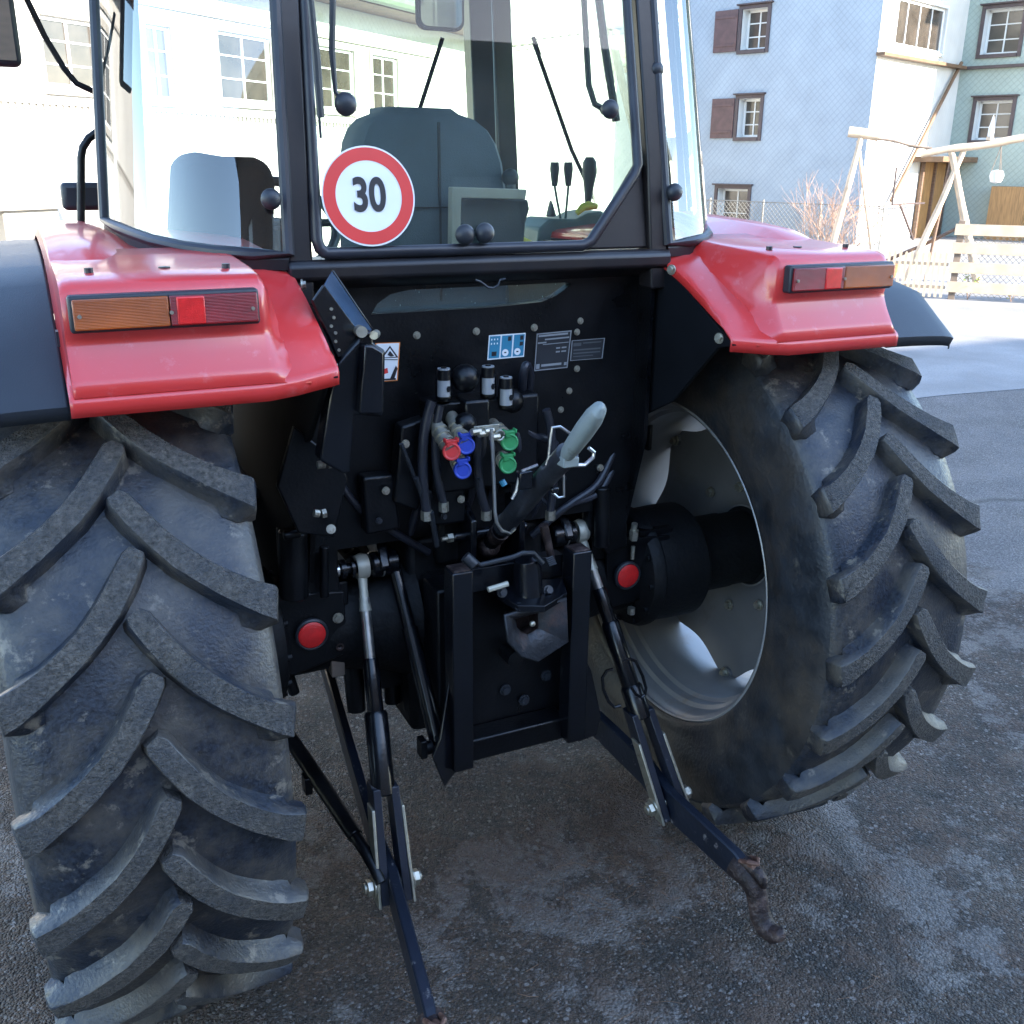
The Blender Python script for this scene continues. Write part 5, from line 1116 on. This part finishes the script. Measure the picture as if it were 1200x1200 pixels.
m=MB(); m.tube([at(553,655,'y',-.42),at(563,662,'y',-.42),at(600,653,'y',-.43),at(612,648,'y',-.43),at(625,648,'y',-.42),at(636,660,'y',-.42)],.006,10); m.tube([at(545,652,'y',-.41),at(556,662,'y',-.42)],.014,12); 
for k in range(5): m.tube([at(640+k*1.0,655+k*2,'y',-.41),at(648+k*1.0,652+k*2,'y',-.41)],.002,6)
m.build('release_lever',K['plastic'],th)
m=MB(); m.tube([at(572,691,'y',-.42),at(595,684,'y',-.42)],.007,10); m.build('yellow_tag',K['castbeige'],th)
m=MB(); m.tube([at(637,615,'y',-.36),at(643,640,'y',-.36),at(647,658,'y',-.36)],[.012,.010,.009],12); m.build('lock_pin',K['rust'],th)
m=MB(); p=at(588,694,'y',-.41); m.bolt(p,(0,-1,.3),.009,.012); p=at(642,692,'y',-.40); m.bolt(p,(0,-1,.5),.009,.012); p=at(608,712,'y',-.43); m.bolt(p,(0,-.5,1),.008,.010); m.build('plate_bolt',K['plastic'],th)
# side bracket plates with round reflectors
for s in (-1,1):
    m=MB()
    if s<0: m.prism([(-.55,-.125,.985),(-.375,-.125,.965),(-.372,-.125,.79),(-.43,-.125,.775),(-.515,-.125,.755),(-.56,-.125,.77)],(0,.012,0))
    else: m.prism([(.40,-.125,.985),(.62,-.125,.965),(.63,-.125,.80),(.55,-.125,.775),(.41,-.125,.765)],(0,.012,0))
    m.box((s*.36,-.11,.92),(s*.64,0,.985)) ; pb_=m.build('side_bracket',K['black'],TR,bevel=.004)
    c_=Vector((s*.468,-.137,.868)); m=MB(); m.lathe([(0,.041),(.012,.041),(.014,.036)],c_+Vector((0,.010,0)),(0,-1,0),36); m.lathe([(0,0),(0,.034)],c_,(0,-1,0),36)
    rm_=MB(); rm_.lathe([(-.006,.036),(-.006,.043),(.004,.043),(.007,.0385),(.006,.036)],c_,(0,-1,0),36); rm_.build('reflector_rim',K['plastic'],pb_)
    rf_=MB(); rf_.lathe([(-.004,.036),(.006,.035),(.009,.030),(.0095,0)],c_,(0,-1,0),36); rf_.build('round_reflector',K['reflector'],pb_)
    m=MB()
    if s>0:
        for q in ((767,656),(765,683)): p=at(*q,'y',-.13); m.lathe([(0,.005),(.006,.012),(.006,.006)],p,(0,-1,0),14,mi=1)
        p=at(742,632,'y',-.13); m.tube([p,p+Vector((0,-.004,.03))],.014,6); m.tube([p+Vector((0,0,.03)),p+Vector((0,-.004,.05))],.009,10); p=at(740,712,'y',-.13); m.tube([p,p+Vector((0,0,-.02))],.012,6); p=at(740,700,'y',-.14); m.tube([at(741,655,'y',-.14),at(742,640,'y',-.14)],.006,8)
    else:
        p=at(396,724,'y',-.13); m.bolt(p,(0,-1,0),.010,.008); p=at(398,757,'y',-.13); m.lathe([(0,.004),(.006,.011),(.006,.006)],p,(0,-1,0),14,mi=1)
    m.build('bracket_bolt',[K['zinc'],K['rust']],pb_)
m=MB(); p=at(392,772,'y',-.1); m.box(p+Vector((-.012,-.01,-.05)),p+Vector((.025,.03,.01))); m.build('trailer_socket',K['yellow'] if 0 else K['greywood'],TR,bevel=.004)
m=MB(); m.tube([at(412,760,'y',0),at(418,832,'y',-.02)],[.03,.026],14); m.tube([at(455,740,'y',-.02),at(460,822,'y',-.02)],[.026,.022],14); m.tube([at(338,790,'y',-.02),at(345,812,'y',-.02)],.015,10); m.box((-.30,-.05,.62),(-.2,.25,.95)); m.build('drop_leg',K['black'],TR)
# vertical beams behind right: steel step and tan bag hanging behind
m=MB(); m.box((.26,.05,.50),(.40,.25,.72)); m.build('belly_bracket',K['black'],TR,bevel=.01)
m=MB(); m.tube([at(672,735,'y',-.1),at(676,750,'y',-.1),at(684,755,'y',-.08)],[.012,.010,.008],10); m.build('check_chain_lug',K['zinc'],TR)

# ---- extra castings, levers and fittings in the dark centre
m=MB(); m.lathe([(0,.0),(0,.085),(.03,.085),(.035,.06),(.09,.055),(.1,.0)],(0,-.2,.80),(0,-1,0),32); m.lathe([(.1,0),(.1,.022),(.16,.022),(.165,0)],(0,-.2,.80),(0,-1,0),12); m.build('pto_shaft',K['black'],TR)
for x,z in ((-.12,.70),(.12,.70),(-.12,.92),(.12,.92)):
    m=MB(); m.bolt((x,-.30,z),(0,-1,0),.011,.012); m.build('housing_bolt',K['plastic'],TR)
m=MB()
for k,(q0,q1,r) in enumerate((((488,560),(500,600),.006),((470,520),(492,575),.005),((505,600),(512,640),.007),((560,560),(563,590),.006),((612,560),(640,590),.006))):
    m.tube([at(*q0,'y',-.26),at(*q1,'y',-.24)],r,8)
m.build('control_rod',K['plastic'],TR)
m=MB(); m.prism([at(*q,'y',-.22) for q in((470,500),(500,490),(508,560),(490,600),(462,590))],(0,.05,0)); m.prism([at(*q,'y',-.22) for q in((500,575),(545,570),(548,612),(505,618))],(0,.06,0)); m.prism([at(*q,'y',-.2) for q in((425,560),(462,556),(470,620),(430,628))],(0,.05,0)); m.build('casting_bracket',K['black'],TR,bevel=.008,segs=3)
for q,y,r in (((475,520),-.23,.007),((497,597),-.23,.006),((452,575),-.21,.007),((540,585),-.23,.007),((444,610),-.21,.006),((660,560),-.17,.006),((703,548),-.15,.007),((520,605),-.23,.006)):
    m=MB(); m.bolt(at(*q,'y',y),(0,-1,.1),r,.009); m.build('casting_bolt',K['zinc'] if r>.0065 else K['plastic'],TR)
for q0,q1,q2,r in (((506,470),(488,520),(500,600),.012),((516,475),(502,530),(520,590),.010),((560,505),(556,560),(570,600),.011),((640,480),(655,530),(645,600),.011)):
    m=MB(); m.tube([at(q0[0]*(1-k/8)**2+2*q1[0]*(k/8)*(1-k/8)+q2[0]*(k/8)**2,q0[1]*(1-k/8)**2+2*q1[1]*(k/8)*(1-k/8)+q2[1]*(k/8)**2,'y',-.25+.0*k) for k in range(9)],r,12); hz=m.build('hydraulic_hose',K['seal'],TR)
    m=MB(); p=at(*q2,'y',-.25); m.tube([p+Vector((0,0,.004)),p+Vector((0,0,-.02))],r*1.25,6); m.build('hose_fitting',K['zinc'],hz)
# cab clutter: hanging cloth on the right, windscreen wiper, seat belt
m=MB(); m.tube([(.12,1.24,1.66),(.30,1.235,2.0),(.46,1.23,2.42)],.008,8); m.build('wiper_arm',K['matte'],TR)
